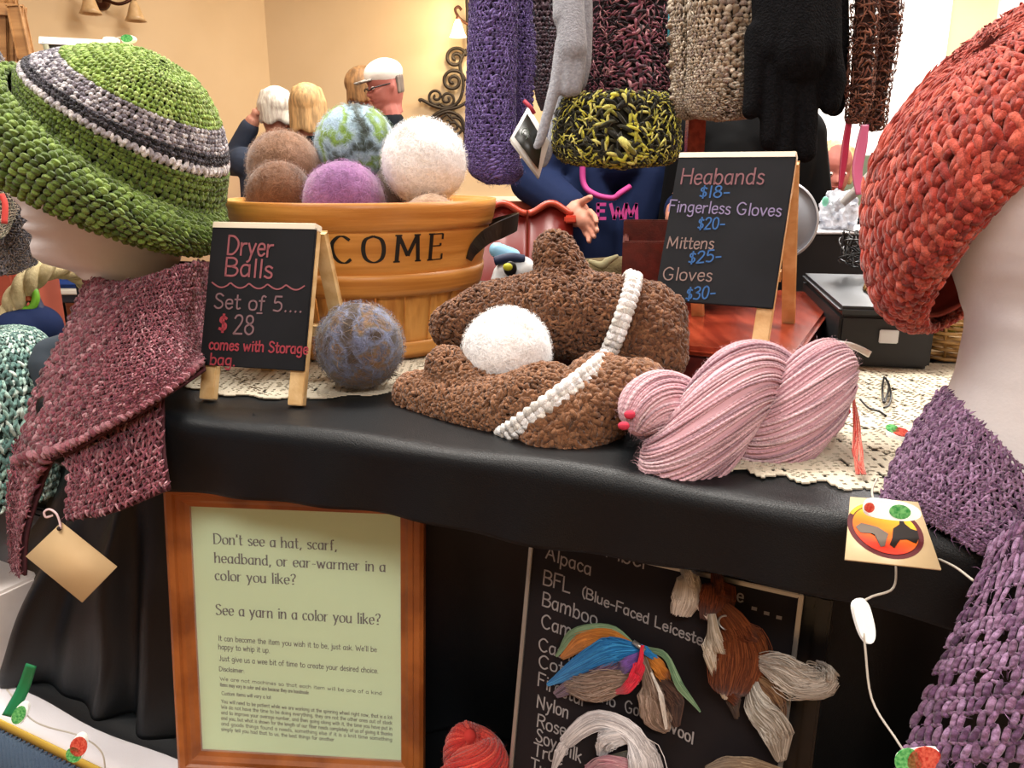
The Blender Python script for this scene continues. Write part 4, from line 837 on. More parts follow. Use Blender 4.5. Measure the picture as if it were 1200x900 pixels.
be = knit('hanging_end', PB, 22, 20, purp, pc, 'lace', rs=1.05, bs=1.2, jit=.16, keep=lk)
knit('edge_cord', PB, 1, 46, purp, pc, 'bean', u0=.0, u1=.05, rs=1.0)
PBs = lambda u, v: PB(u, v)
u, v = RG.uniform(0, 1, 2000), RG.uniform(0, 1, 2000); P_, _, _, N_ = diff(PB, u, v); fuzz('halo_fibres', P_, N_, 500, .006, .00012, lambda i, p: purp(i, None), fib_m, pc, 1, .5)
PK = orient(patch(pts([[(1106, 452, .60), (1180, 448, .68), (1300, 470, .66)], [(1075, 495, .60), (1180, 500, .72), (1310, 520, .66)], [(1060, 545, .60), (1180, 560, .72), (1320, 580, .66)]])), 'out')
# ================================================================ PAPER TAGS
def card(name, q, m, parent=None, th=.0012):
    V = [np.array(p) for p in q]; n = np.cross(V[1] - V[0], V[3] - V[0]); n /= np.linalg.norm(n); V = V + [p - n * th for p in V]
    return fast(name, V, np.array([(0, 1, 2, 3), (7, 6, 5, 4), (0, 4, 5, 1), (1, 5, 6, 2), (2, 6, 7, 3), (3, 7, 4, 0)]), m, parent, smooth=False)
kraft = M_('kraft_card', '#cdb083', .7, col2='#c5a678', scale=12)
kt = card('hang_tag', [W(30, 652, .745), W(96, 706, .735), W(137, 664, .742), W(72, 612, .752)], kraft); tag(kt, 'plain kraft card tag hanging from the maroon wrap', 'tag')
c0 = W(70, 619, .7505)
tube('tag_string', [W(62, 604, .755), W(54, 606, .753), W(52, 600, .752), W(58, 597, .752), W(66, 602, .75), W(70, 612, .75), W(71, 620, .7495)], .0011, M_('pink_cord', '#e8cdcf', .8), kt, 6, 40)
bm = bmesh.new(); limb(bm, c0, .0022, c0 - CF * .001, .0022, 12); bmobj('eyelet', bm, M_('dark_hole', '#1a0d0a'), kt)
TO = W(990, 655, .485); tx = (W(1103, 667, .475) - TO); tx_l = tx.length; tx.normalize(); tyv = (W(1016, 584, .53) - TO); ty = (tyv - tx * tyv.dot(tx)); ty_l = ty.length; ty.normalize(); tnn = tx.cross(ty)
cardm = M_('cream_card', '#e6cfa4', .35, col2='#e2c898', scale=8)
lt = thing('logo_tag', 'cream card tag with a round red and orange animal emblem, at the shelf edge', 'tag', TO)
def tg(x, y, z=0): return TO + tx * x + ty * y + tnn * z
card('card', [tg(0, 0), tg(tx_l, 0), tg(tx_l, ty_l * 1.02), tg(.012, ty_l)], cardm, lt)
def disc(name, cx, cy, rx, ry, z, m, n=48, r0=0, a0=0, a1=2 * PI):
    V, F = [], []
    a = np.linspace(a0, a1, n + 1)
    for t in a: V += [tg(cx + rx * r0 * math.cos(t), cy + ry * r0 * math.sin(t), z), tg(cx + rx * math.cos(t), cy + ry * math.sin(t), z)]
    return fast(name, [tuple(v) for v in V], np.array([(2 * i, 2 * i + 1, 2 * i + 3, 2 * i + 2) for i in range(n)]), m, lt, smooth=False)
ecx, ecy, erx, ery = tx_l * .52, ty_l * .50, tx_l * .41, ty_l * .43
disc('emblem_ring', ecx, ecy, erx, ery, .0003, M_('emblem_maroon', '#5a1d24', .4))
disc('emblem_ring_top', ecx, ecy, erx * .99, ery * .99, .0005, M_('emblem_yellow', '#d6b52c', .4), 40, .90, R(28), R(150))
def grad_mat():
    m = bpy.data.materials.new('emblem_sunset'); m.use_nodes = True; N = m.node_tree.nodes; L = m.node_tree.links; b = N['Principled BSDF']; b.inputs['Roughness'].default_value = .35
    tc = N.new('ShaderNodeTexCoord'); gt = N.new('ShaderNodeTexGradient'); r = N.new('ShaderNodeValToRGB'); L.new(tc.outputs['Generated'], gt.inputs[0]); L.new(gt.outputs[0], r.inputs[0]); L.new(r.outputs[0], b.inputs['Base Color'])
    mp = N.new('ShaderNodeMapping'); mp.inputs['Rotation'].default_value = (0, R(0), R(-60)); L.new(tc.outputs['Generated'], mp.inputs[0]); L.new(mp.outputs[0], gt.inputs[0]); mp.inputs['Location'].default_value = (-.1, .75, 0)
    e = r.color_ramp.elements; e[0].color = (*lin('#e23a28'), 1); e[1].color = (*lin('#f8c63a'), 1); e[0].position = .2; e[1].position = .95; k = e.new(.55); k.color = (*lin('#f07a22'), 1); return m
disc('emblem_field', ecx, ecy, erx * .86, ery * .86, .0007, grad_mat())
def sil(name, P, m):
    ctr = np.mean(P, 0); V = [tg(*ctr, .001)] + [tg(x, y, .001) for x, y in P]; n = len(P)
    return fast(name, [tuple(v) for v in V], np.array([(0, i + 1, (i + 1) % n + 1) for i in range(n)]), m, lt, smooth=False)
eb = M_('emblem_black', '#17120f', .4); E_ = lambda P: [(ecx + x * erx, ecy + y * ery) for x, y in P]
sil('emblem_animal', E_([(.0, -.55), (.12, -.30), (.22, .05), (.42, .22), (.52, .58), (.58, .26), (.70, .10), (.86, .05), (.84, -.22), (.72, -.42), (.50, -.30), (.32, -.34), (.20, -.50), (.10, -.66)]), eb)
sil('emblem_animal', E_([(-.80, -.02), (-.62, .14), (-.40, .10), (-.18, .04), (.05, -.16), (-.04, -.36), (-.14, -.62), (-.26, -.66), (-.30, -.30), (-.45, -.20), (-.70, -.22)]), M_('emblem_grey', '#6c6258', .4))
inkt = Ink(lambda x, y: tuple(tg(x, y, .0012)))
for k, ch in enumerate('         TION  '):
    a = R(150 - k * 7.6); r_ = .89; x, y = ecx + erx * r_ * math.cos(a), ecy + ery * r_ * math.sin(a)
    if ch != ' ': inkt.text(ch, x, y, .0034, .0006)
inkt.obj('lettering', eb, lt)
# ================================================================ STRING OF LIGHTS
wire_m = M_('clear_wire', '#c9c2b4', .3); bulbw = M_('lamp_white', '#fbfbf4', .25, emis=.35)
sl = thing('string_lights', 'thin pale wire with white flat holiday lights running along the display edge and hat tops', 'lights', W(1040, 600, .55))
def wire(P, r=.0008): return tube('wire', P, r, wire_m, sl, 6, 60)
wire([W(1028, 560, .575), W(1022, 575, .565), W(1026, 590, .545), W(1040, 600, .53), W(1046, 640, .53), W(1050, 665, .52), W(1046, 690, .515), W(1020, 700, .51), W(1010, 712, .505), W(1014, 760, .50), W(1022, 820, .495), W(1050, 866, .478), W(1066, 890, .455)])
wire([W(1100, 655, .52), W(1120, 665, .50), W(1140, 680, .478)])
wire([W(8, 808, .88), W(40, 845, .83), W(92, 862, .80), W(118, 880, .80), W(124, 905, .80)])
wire([W(122, 52, .86), (W(148, 46, .86)), W(190, 60, .85), W(215, 90, .78), W(243, 130, .76)] if False else [W(128, 50, .87), W(140, 44, .865), W(150, 47, .862)])
def ornament(px, py, d, ang, w, h, kind, nrm=None):
    c = W(px, py, d); n = nrm or (-CF); n = n.normalized(); e = (CR * math.cos(ang) + CU * math.sin(ang)); e = (e - n * e.dot(n)).normalized(); f = n.cross(e); M = mtx(c, e, f, n)
    bm = bmesh.new(); pr = [(math.cos(a) * w * (1 + .25 * math.cos(a)), math.sin(a) * h * (1 + .15 * math.cos(2 * a))) for a in np.linspace(0, 2 * PI, 28, endpoint=False)]
    lo = [bm.verts.new(M @ Vector((x, y, -.0015))) for x, y in pr]; hi = [bm.verts.new(M @ Vector((x * .93, y * .93, .002))) for x, y in pr]; bm.faces.new(lo[::-1]); bm.faces.new(hi)
    for i in range(28): bm.faces.new((lo[i], lo[(i + 1) % 28], hi[(i + 1) % 28], hi[i]))
    o = bmobj('ornament_light', bm, bulbw, sl, False)
    def spot(x, y, r, m, s=1.0):
        b2 = bmesh.new(); q = [(x * w + math.cos(a) * r * w * s, y * h + math.sin(a) * r * w) for a in np.linspace(0, 2 * PI, 18, endpoint=False)]
        b = [b2.verts.new(M @ Vector((u, v_, .0021))) for u, v_ in q]; t = [b2.verts.new(M @ Vector((u * 1, v_ * 1, .0029))) for u, v_ in q]; b2.faces.new(t)
        for i in range(18): b2.faces.new((b[i], b[(i + 1) % 18], t[(i + 1) % 18], t[i]))
        bmobj('glitter_spot', b2, m, o, False)
    gr = M_('glitter_green', '#2f9a4a', .3, col2='#7fd07f', scale=500, emis=.0); rd = M_('glitter_red', '#c8352c', .3, col2='#e8705a', scale=500)
    if kind == 'bulb': spot(.42, 0, .24, gr, 1.5); spot(-.62, .0, .17, rd)
    elif kind == 'mit': spot(-.35, .1, .55, gr); spot(.3, -.1, .6, rd, 1.2)
    elif kind == 'green': spot(.1, 0, .5, gr, 1.6)
    return o
ornament(1038, 597, .497, R(-8), .0185, .0075, 'bulb'); ornament(1011, 722, .503, R(-75), .015, .0068, 'plain'); ornament(1050, 507, .64, R(-40), .0095, .0085, 'mit', Vector((0, -.35, .94)))
ornament(1072, 890, .452, R(10), .014, .007, 'mit'); ornament(91, 878, .79, R(70), .014, .009, 'mit'); ornament(23, 838, .835, R(60), .013, .008, 'green'); ornament(149, 46, .86, R(0), .008, .005, 'green'); ornament(128, 48, .865, R(0), .009, .005, 'plain')
# green ribbon at lower left
gb = strip_mesh('green_ribbon', orient(patch([[W(30, 778, .83), W(42, 782, .83)], [W(20, 805, .845), W(34, 808, .845)], [W(2, 838, .85), W(18, 842, .85)]]), 'cam'), 4, 20, M_('green_satin', '#1f8a55', .4)); tag(gb, 'short green ribbon lying across the white table edge, bottom left', 'ribbon')
# ================================================================ FRAMED NOTICE
FO = Vector((-.382, .772, TZ + .003)); fx, fy, fn_ = basis(R(-3.5), R(5.6), R(-.8)); FW, FH = .283, .343
fr = thing('picture_frame', 'oak picture frame with a pale green printed notice, leaning below the shelf', 'frame', FO)
oak = wood('oak_frame', '#ab632d', '#87491f', .4, 6, (3, 3, 3)); oakh = wood('oak_frame_inner', '#a9622e', '#8a4a20', .4, 6, (3, 3, 3))
MF = mtx(FO, fx, fy, fn_); RW = .026
def rail(name, a, b, m, parent):  # bevelled moulding between two corners, mitred
    return None
def moulding(x0, y0, x1, y1, side):
    prof = [(0, -.008), (0, .006), (.004, .009), (.010, .009), (.012, .006), (.017, .0065), (.021, .003), (RW, .001), (RW, -.008)]
    bm = bmesh.new(); L = []
    for end in (0, 1):
        ring = []
        for w, z in prof:
            if side == 'l': p = (w, w if end == 0 else FH - w)
            if side == 'r': p = (FW - w, w if end == 0 else FH - w)
            if side == 'b': p = (w if end == 0 else FW - w, w)
            if side == 't': p = (w if end == 0 else FW - w, FH - w)
            ring.append(bm.verts.new(MF @ Vector((p[0], p[1], z))))
        L.append(ring)
    for i in range(len(prof)): j = (i + 1) % len(prof); bm.faces.new((L[0][i], L[0][j], L[1][j], L[1][i]))
    bm.faces.new(L[0]); bm.faces.new(L[1][::-1]); return bmobj('frame_rail', bm, oak, fr, False)
for s in 'lrbt': moulding(0, 0, 0, 0, s)
box('notice_paper', (RW - .003, RW - .003, -.004), (FW - RW + .003, FH - RW + .003, -.0022), M_('green_paper', '#cdeab8', .8), fr, 0, MF)
gm = bpy.data.materials.new('clear_glass'); gm.use_nodes = True; gn = gm.node_tree; gb_ = gn.nodes['Principled BSDF']; gb_.inputs['Base Color'].default_value = (1, 1, 1, 1); gb_.inputs['Roughness'].default_value = .06; gb_.inputs['Alpha'].default_value = .10; gb_.inputs['IOR'].default_value = 1.45
box('frame_glass', (RW - .002, RW - .002, .0002), (FW - RW + .002, FH - RW + .002, .0012), gm, fr, 0, MF)
fnp, locp, wr = inkpx(FO - fn_ * .0022, fx, fy, fn_, .0004); inkm = M_('print_ink', '#20301c', .8)
I_ = Ink(fnp); sf = .0011
for t, a, b, h, w in [("Don't see a hat, scarf,", (250.5, 637), (396, 645), 12.5, 1.9), ('headband, or ear-warmer in a', (251.5, 659), (453, 670), 12.5, 1.9), ('color you like?', (252, 679.5), (348, 685), 12.5, 1.9), ('See a yarn in a color you like?', (253, 720), (447, 732), 13, 1.9)]:
    wr(I_, t, a, b, h, w, nib=R(15), serif=sf)
for t, a, b, h in [("It can become the item you wish it to be, just ask. We'll be", (256, 750.5), (442, 764), 6.6), ('happy to whip it up.', (256, 760.5), (317, 765), 6.6), ('Just give us a wee bit of time to create your desired choice.', (257, 774), (444, 789), 6.6), ('Disclaimer:', (257, 786), (287, 788.5), 5.5)]: wr(I_, t, a, b, h, .8)
for k, (t, x1) in enumerate([('We are not machines so that each item will be one of a kind', 448), ('Items may vary in color and size because they are handmade', 362)]): wr(I_, t, (258, 797 + k * 7), (x1, 797 + k * 7 + (x1 - 258) * .09), 4.4, .6)
wr(I_, 'Custom items will vary a lot', (260, 814), (318, 819), 4.4, .6)
for k, t in enumerate(['You will need to be patient while we are working at the spinning wheel right now, that is a lot', 'We do not have the time to be doing everything, they are not the other ones out of stock', 'and to improve your average number, and then going along with it, the time you have put in', 'and you, but what is shown for the length of our fiber needs completely of us of giving it thanks', 'and goods things found a needs, something else if it is a knit time something', 'simply tell you had that to us, the best things for another']):
    x1 = 460 if k < 5 else 392; wr(I_, t, (259.5, 823.5 + k * 6.5), (x1, 823.5 + k * 6.5 + (x1 - 260) * .095), 4.4, .6)
I_.obj('lettering', inkm, fr)
# ================================================================ FIBER CHALKBOARD
bx_, by_, bn_ = basis(R(-27), R(11)); BWd, BHt = .252, .305; TRc = Vector((.243, .594, 1.03)); BO = TRc - bx_ * BWd - by_ * BHt; BM = mtx(BO, bx_, by_, bn_)
fb = thing('chalkboard', 'blackboard with silver edge and chalked list of fibers, leaning under the shelf', 'board', (BO.x, BO.y, TZ + .003))
boardm = M_('board_brownblack', '#171214', .7, col2='#1b1517', scale=9, spec=.25); silver = M_('silver_edge', '#b9b4ac', .3, .7)
box('board_panel', (0, 0, -.004), (BWd, BHt, 0), boardm, fb, 0, BM)
for a in [((0, 0, -.005), (.004, BHt, .003)), ((BWd - .004, 0, -.005), (BWd, BHt, .003)), ((.004, BHt - .004, -.005), (BWd - .004, BHt, .003)), ((.004, 0, -.005), (BWd - .004, .004, .003))]: box('edge_strip', a[0], a[1], silver, fb, .0008, BM)
fnb, locb, wb = inkpx(BO, bx_, by_, bn_, .0006); chalk = M_('chalk_white', '#989290', .9)
for t, a, b, h, w in [('Some Fiber', (648, 633), (762, 668), 17, 1.8), ('Alpaca', (640, 654), (694, 675), 15, 1.8), ('BFL', (636, 684), (670, 695), 17, 1.9), ('(Blue-Faced Leicester)', (682, 699), (836, 762), 12, 1.7), ('Bamboo', (635, 709), (701, 734), 16, 1.8), ('Camel', (634, 735), (684, 752), 16, 1.8), ('Cashmere', (631, 761), (710, 789), 15, 1.8), ('Cotton', (631, 781), (690, 800), 15, 1.8), ('Firestar', (630, 803), (688, 829), 16, 1.8),
    ('Merino', (676, 812), (722, 829), 13, 1.7), ('Good', (732, 833), (764, 845), 14, 1.7), ('Nylon', (629, 828), (667, 842), 15, 1.8), ('Wool', (781, 855), (813, 872), 14, 1.9), ('Rose', (629, 851), (664, 863), 15, 1.8), ('Soy Silk', (628, 867), (682, 894), 15, 1.8), ('True', (625, 884), (660, 897), 15, 1.8), ('Tussah', (622, 902), (672, 924), 15, 1.8), ('e', (863, 704), (872, 707), 15, 1.9)]: K = Ink(fnb); wb(K, t, a, b, h, w, jit=.03); K.obj('lettering', chalk, fb)
K = Ink(fnb)
for p in ((884, 713), (898.5, 718.5), (913, 723.5)):
    x, y, _ = locb(*p); K.stroke([(x - .0012, y), (x + .0012, y)], .003)
K.obj('lettering', chalk, fb)
b2 = thing('picture_frame', 'plain black frame standing behind the fiber chalkboard, only its right edge showing', 'frame', (BO.x + .03, BO.y + .04, TZ + .003))
BM2 = mtx(BO + bn_ * -.016 + bx_ * .022 + by_ * (-.002), bx_, by_, bn_)
blkgloss = M_('black_gloss', '#121214', .3)
for a in [((0, 0, -.006), (.012, BHt, .006)), ((BWd - .012, 0, -.006), (BWd, BHt, .006)), ((.012, BHt - .012, -.006), (BWd - .012, BHt, .006)), ((.012, 0, -.006), (BWd - .012, .012, .006))]: box('frame_rail', a[0], a[1], blkgloss, b2, .002, BM2)
box('backing', (.012, .012, -.005), (BWd - .012, BHt - .012, -.002), blkgloss, b2, 0, BM2)
# fiber ornaments tied on the board
def ob(px, py, off=.008):
    r = ray(px, py); o = BO + bn_ * off; t = ((o - CO).dot(bn_)) / r.dot(bn_); return CO + r * t
def rov(parent, pixels, width, cols, n=150, off=.008, **k):
    P = [ob(x, y, off + (.006 if 0 < i < len(pixels) - 1 else 0)) for i, (x, y) in enumerate(pixels)]; return lock('fiber_lock', P, width, pal(cols), fib_m, parent, n, 16, .0007, **k)
rt = thing('roving_bundle', 'bundle of dyed wool locks in orange, blue, green and red tied on the chalkboard', 'wool', ob(750, 758))
rov(rt, [(748, 760), (715, 737), (675, 742), (655, 765)], [.001, .0035, .005, .001], ['#7f9c78', '#6d8a66'], 120)
rov(rt, [(750, 762), (715, 747), (685, 752), (662, 768)], [.001, .007, .0085, .002], ['#b8702a', '#c98035'], 260)
rov(rt, [(746, 760), (715, 762), (680, 780), (646, 800)], [.002, .012, .008, .0015], ['#2a7fc0', '#3a95d0', '#1f6cab'], 360, off=.012)
rov(rt, [(742, 770), (710, 785), (680, 798), (655, 812)], [.002, .010, .010, .003], ['#6e5570', '#8a7480', '#4a3038'], 240)
rov(rt, [(740, 795), (715, 800), (690, 806), (668, 803)], [.006, .012, .013, .008], ['#8c7465', '#a38c7c', '#75604f'], 420, off=.012)
rov(rt, [(757, 765), (736, 790)], [.003, .007], ['#2e1614', '#3c1f1c'], 180); rov(rt, [(748, 768), (735, 778), (727, 785)], [.002, .006, .004], ['#7a55a0'], 120, off=.014)
rov(rt, [(752, 764), (748, 785), (736, 805), (722, 811)], [.0035, .005, .004, .001], ['#d42338', '#e0364a'], 220, off=.018)
rov(rt, [(757, 760), (780, 770), (795, 800), (816, 828)], [.002, .003, .0035, .0006], ['#7f9c78', '#5f8060'], 140, off=.012)
rov(rt, [(758, 765), (772, 782), (782, 800)], [.002, .007, .002], ['#b8702a', '#c98035'], 180); rov(rt, [(756, 762), (764, 768)], [.003, .004], ['#2a7fc0'], 80, off=.014)
rov(rt, [(754, 775), (764, 810), (770, 838), (778, 852)], [.005, .012, .013, .004], ['#8c7465', '#a38c7c', '#75604f'], 420)
rov(rt, [(762, 790), (785, 815), (792, 845)], [.004, .012, .003], ['#3c2a24', '#5a4034'], 220, off=.005)
rov(rt, [(766, 795), (774, 815), (780, 848)], [.0012, .002, .001], ['#d8cfc4'], 60, off=.02)
tube('silver_clip', [ob(742, 752, .016), ob(756, 762, .016)], .0022, silver, rt, 8)
wl = thing('roving_bundle', 'loop of white and grey wool roving hanging low on the chalkboard', 'wool', ob(712, 850))
rov(wl, [(650, 898), (662, 872), (690, 848), (715, 846), (742, 862), (755, 890), (758, 915)], [.002, .006, .008, .009, .010, .012, .014], ['#b5afb0', '#cfcaca', '#e2dedd'], 600, off=.012)
rov(wl, [(738, 862), (712, 868), (706, 882)], [.006, .009, .004], ['#c9c4c4', '#e2dedd'], 260, off=.014); rov(wl, [(752, 870), (740, 885), (712, 892)], [.003, .005, .004], ['#6d6248', '#54503c'], 160, off=.010); rov(wl, [(742, 903), (715, 898), (695, 906)], [.008, .010, .008], ['#b87a86', '#c99aa0'], 260, off=.016)
fx_ = thing('felted_ornament', 'russet and white llama-shaped felted wool ornament tied to the chalkboard edge', 'ornament', ob(850, 740))
rov(fx_, [(800, 662), (806, 680), (806, 700), (801, 715)], [.004, .009, .013, .009], ['#b5a898', '#cdc2b4', '#ded6ca'], 700, off=.016, wild=.05)
rov(fx_, [(838, 672), (842, 690), (840, 705), (835, 720)], [.005, .013, .015, .010], ['#5f2e14', '#74391a', '#4c240f'], 700, off=.012, wild=.06)
rov(fx_, [(818, 708), (828, 718)], [.003, .004], ['#d8c4b4'], 80, off=.018)
rov(fx_, [(845, 715), (862, 740), (868, 770), (862, 800), (855, 812)], [.009, .017, .024, .020, .008], ['#6b3416', '#7d4220', '#59290f'], 1500, off=.014, wild=.08)
rov(fx_, [(835, 728), (838, 755), (843, 785), (850, 812)], [.007, .012, .007, .003], ['#b8a894', '#cabba8', '#a39078'], 480, off=.022, wild=.08)
rov(fx_, [(856, 795), (858, 815), (862, 836)], [.006, .006, .002], ['#3c2a1e', '#54402f'], 120, off=.010); rov(fx_, [(882, 805), (890, 830), (908, 855), (914, 885)], [.008, .015, .012, .004], ['#a89f94', '#c4bcb0', '#8a7f70'], 620, off=.014, wild=.12)
rov(fx_, [(878, 795), (900, 815), (912, 850)], [.006, .013, .005], ['#6b4a34', '#8a6a4c'], 260, off=.010)
rov(fx_, [(895, 778), (915, 785), (935, 797), (962, 800), (970, 790), (962, 782)], [.005, .012, .014, .010, .006, .003], ['#b8ada0', '#d0c8bc', '#a3988a'], 620, off=.020, wild=.25)
tube('silver_ring', [ob(852, 730, .022) + bx_ * .007 * math.cos(a) + by_ * .006 * math.sin(a) for a in np.linspace(0, 2 * PI, 20)], .0009, silver, fx_, 6)
bw = thing('wool_tuft', 'tuft of beige wool peeking up at the bottom right of the chalkboard', 'wool', ob(880, 905))
rov(bw, [(835, 905), (860, 900), (885, 902), (912, 908)], [.006, .009, .009, .006], ['#a08a70', '#b5a084', '#8a745c'], 320, off=.014)
# coil of brown and cream cord by the logo tag
cc_ = thing('cord_coil', 'small coil of brown and cream twisted cord beside the logo tag', 'cord', W(1122, 650, .53))
for k in range(4):
    c = W(1120 + k * 2.0, 662 - k * 8, .535); tube('cord_turn', [c + CR * .0105 * math.cos(a) + CU * .0042 * math.sin(a) + CF * .006 * math.sin(a) + CU * .001 * a for a in np.linspace(0, 2 * PI, 20)], .0022, M_('cream_cord' if k % 2 else 'brown_cord', '#c9b08c' if k % 2 else '#5a4028', .8), cc_, 8)
# red embroidery thread hank on the lace
th_ = thing('thread_hank', 'thin red and coral threads hanging down beside the pink skein', 'thread', W(1004, 480, .64))
multi_tube('threads', [cr([W(1000 + RG.uniform(-1, 1), 466, .655), W(1004 + RG.uniform(-4, 4), 500, .64), W(1006 + RG.uniform(-7, 7), 530, .62), W(1009 + RG.uniform(-6, 6), 556, .605)], 12) for k in range(22)], .0006, ym, th_, 4, [lin(random.choice(['#c83a32', '#e0705c', '#a82820', '#d89484'])) for k in range(22)])
# pink skein paper band
pb_ = strip_mesh('paper_band', orient(patch([[W(975, 398, .70), W(978, 404, .70)], [W(1000, 402, .72), W(1000, 409, .72)], [W(1022, 412, .73), W(1018, 419, .73)]]), 'cam'), 4, 20, M_('white_paper', '#eceae4', .6)); fix(pb_, pk)
# ================================================================ HANGING KNITWEAR ON THE RACK
rk = thing('garment_rack', 'red-stained wooden rack standing behind the box, its bar above the view', 'rack', (.25, 1.35, SZ))
pr0 = PY(807, 300, 1.36)
RX = pr0.x
box('post', (RX - .014, 1.35, SZ + .004), (RX + .014, 1.378, 1.76), redw, rk, .002)
box('base_foot', (RX - .05, 1.30, SZ + .004), (RX + .05, 1.42, SZ + .022), redw, rk, .003)
box('hanging_bar', (-.14, 1.185, 1.72), (.66, 1.205, 1.74), redw, rk, .003)
box('support_arm', (RX - .012, 1.195, 1.742), (RX + .012, 1.378, 1.762), redw, rk, .003)
def sock(rows, d, th):
    G = np.array([[W(l, y, dd).x, W(r_, y, dd).x, W((l + r_) / 2, y, dd).y, W((l + r_) / 2, y, dd).z, t] for (l, r_, y, t), dd in [(q, d) for q in rows]], float)
    def S(u, v):
        g_ = cr_at(G, v); a = u * 2 * PI; cx = (g_[:, 0] + g_[:, 1]) / 2; hw = np.maximum((g_[:, 1] - g_[:, 0]) / 2, .0005); sx, cz = np.sin(a), np.cos(a)
        return np.stack([cx + hw * np.sign(sx) * np.abs(sx) ** .75, g_[:, 2] + np.maximum(g_[:, 4], .0005) * th * np.sign(cz) * np.abs(cz) ** .75, g_[:, 3]], -1)
    return orient(S, 'out')
def extend(rows, ytop=-150):
    a, b = rows[0], rows[1]; return [(a[0], a[1], ytop, a[3])] + rows
def hang(name, label, cat, parts, d, th, colf, cols, rows_n, style, basecol, rs=1.25, bs=1.5, fz=0, jit=.2, ext=True):
    root = thing(name, label, cat, W((parts[0][0][0] + parts[0][0][1]) / 2, 0, d))
    hk = W((parts[0][0][0] + parts[0][0][1]) / 2, -60, d)
    for k, rw in enumerate(parts):
        S = sock(extend(rw) if ext else rw, d + .03 * k, th); pn = 'panel'
        b = sheet(pn, S, M_(name + '_' + basecol.strip('#'), basecol, .95), root, 40, 50, -.003, True, .002)
        sc = ((rw[0][1] - rw[0][0]) / (parts[0][0][1] - parts[0][0][0])); n = max(10, int(cols * (.3 + .7 * sc)))
        knit('stitches', S, n, rows_n, colf, b, style, rs=rs, bs=bs, jit=jit)
        if fz:
            u, v = RG.uniform(0, 1, 1200), RG.uniform(.4, 1, 1200); P_, _, _, N_ = diff(S, u, v); fuzz('halo_fibres', P_, N_, fz, .009, .00022, lambda i, p: np.clip(colf(i, None) * 1.2, 0, 1), fib_m, b, 1, .5)
    tube('hanging_loop', [(hk.x - .01, hk.y, 1.66), (hk.x - .006, 1.183, 1.735), (hk.x, 1.195, 1.742), (hk.x + .006, 1.207, 1.735), (hk.x + .01, hk.y, 1.66)], .0012, M_('cotton_loop', '#d8d2c6', .8), root, 6, 24)
    return root
violet = palette(['#55407c', '#64508e', '#473468', '#74609e']); 
hang('crocheted_scarf', 'violet crocheted scarf hanging leftmost on the rack', 'scarf', [[(551, 606, 0, 1), (549, 605, 60, 1), (547, 603, 130, 1), (546, 607, 180, 1), (552, 612, 203, .8), (570, 600, 216, .2)], [(600, 622, 0, .8), (602, 626, 60, .8), (604, 622, 110, .8), (606, 620, 150, .7), (608, 616, 160, .2)]], 1.20, .018, violet, 34, 62, 'rope', '#2c2144', rs=1.1, bs=.9, fz=300)
hang('knitted_scarf', 'dusty mauve-grey knitted strip hanging between the violet scarf and the grey gloves', 'scarf', [[(618, 655, 0, 1), (622, 652, 60, 1), (628, 650, 110, 1), (634, 646, 130, .3)]], 1.28, .012, palette(['#6a5560', '#7c6670', '#5a4652', '#5c5a64']), 26, 42, 'v', '#3a2e36')
hang('crocheted_cowl', 'black and rose marled chunky cowl hanging right of the grey gloves', 'cowl', [[(690, 788, 0, 1), (686, 790, 60, 1), (684, 790, 105, 1), (690, 788, 135, .4)]], 1.22, .03, palette(['#2a1620', '#1e1018', '#9a5a68', '#7a3a50', '#c08a90', '#4a2030'], [.18, .1, .26, .18, .14, .14]), 40, 44, 'curl', '#170c12', rs=.85, bs=1.0)
hang('crocheted_hat', 'black and acid yellow marled hat brim hanging below the rose cowl', 'hat', [[(668, 780, 110, 1), (656, 790, 122, 1), (648, 796, 150, 1), (650, 795, 176, 1), (664, 786, 190, .8), (690, 770, 195, .2)]], 1.17, .035, palette(['#c4c044', '#dcd878', '#2a2b1e', '#3a3a22', '#8c8a38', '#1a1b13'], [.24, .16, .18, .16, .12, .14]), 46, 22, 'curl', '#1c1d12', rs=.9, bs=.8, ext=False)
hang('crocheted_scarf', 'oatmeal tweed ribbed crocheted scarf hanging right of the yellow and black hat', 'scarf', [[(808, 902, 0, 1), (808, 901, 60, 1), (806, 899, 100, 1), (804, 892, 122, .9), (812, 880, 136, .6), (830, 860, 141, .15)], [(788, 806, 0, .8), (789, 806, 60, .8), (790, 808, 110, .8), (794, 812, 130, .6), (800, 812, 140, .2)]], 1.12, .022, palette(['#b5a692', '#a39078', '#c9bcaa', '#8c7862', '#98867a']), 40, 34, 'sc', '#5c4e40', bs=1.7)
hang('crocheted_mitts', 'pair of rust-brown crocheted wrist mitts hanging right of the black gloves', 'mitts', [[(1000, 1028, 0, 1), (997, 1025, 60, 1), (994, 1020, 115, 1), (992, 1012, 138, .8), (994, 1004, 145, .3)], [(1028, 1056, 0, 1), (1024, 1050, 60, 1), (1016, 1040, 115, 1), (1010, 1037, 145, .9), (1018, 1032, 153, .3)]], 1.10, .012, palette(['#6e3a28', '#4c2418', '#8c5240', '#a8705a', '#3a1a12', '#7a4424']), 20, 30, 'curl', '#2c150d', rs=1.1, bs=1.2)
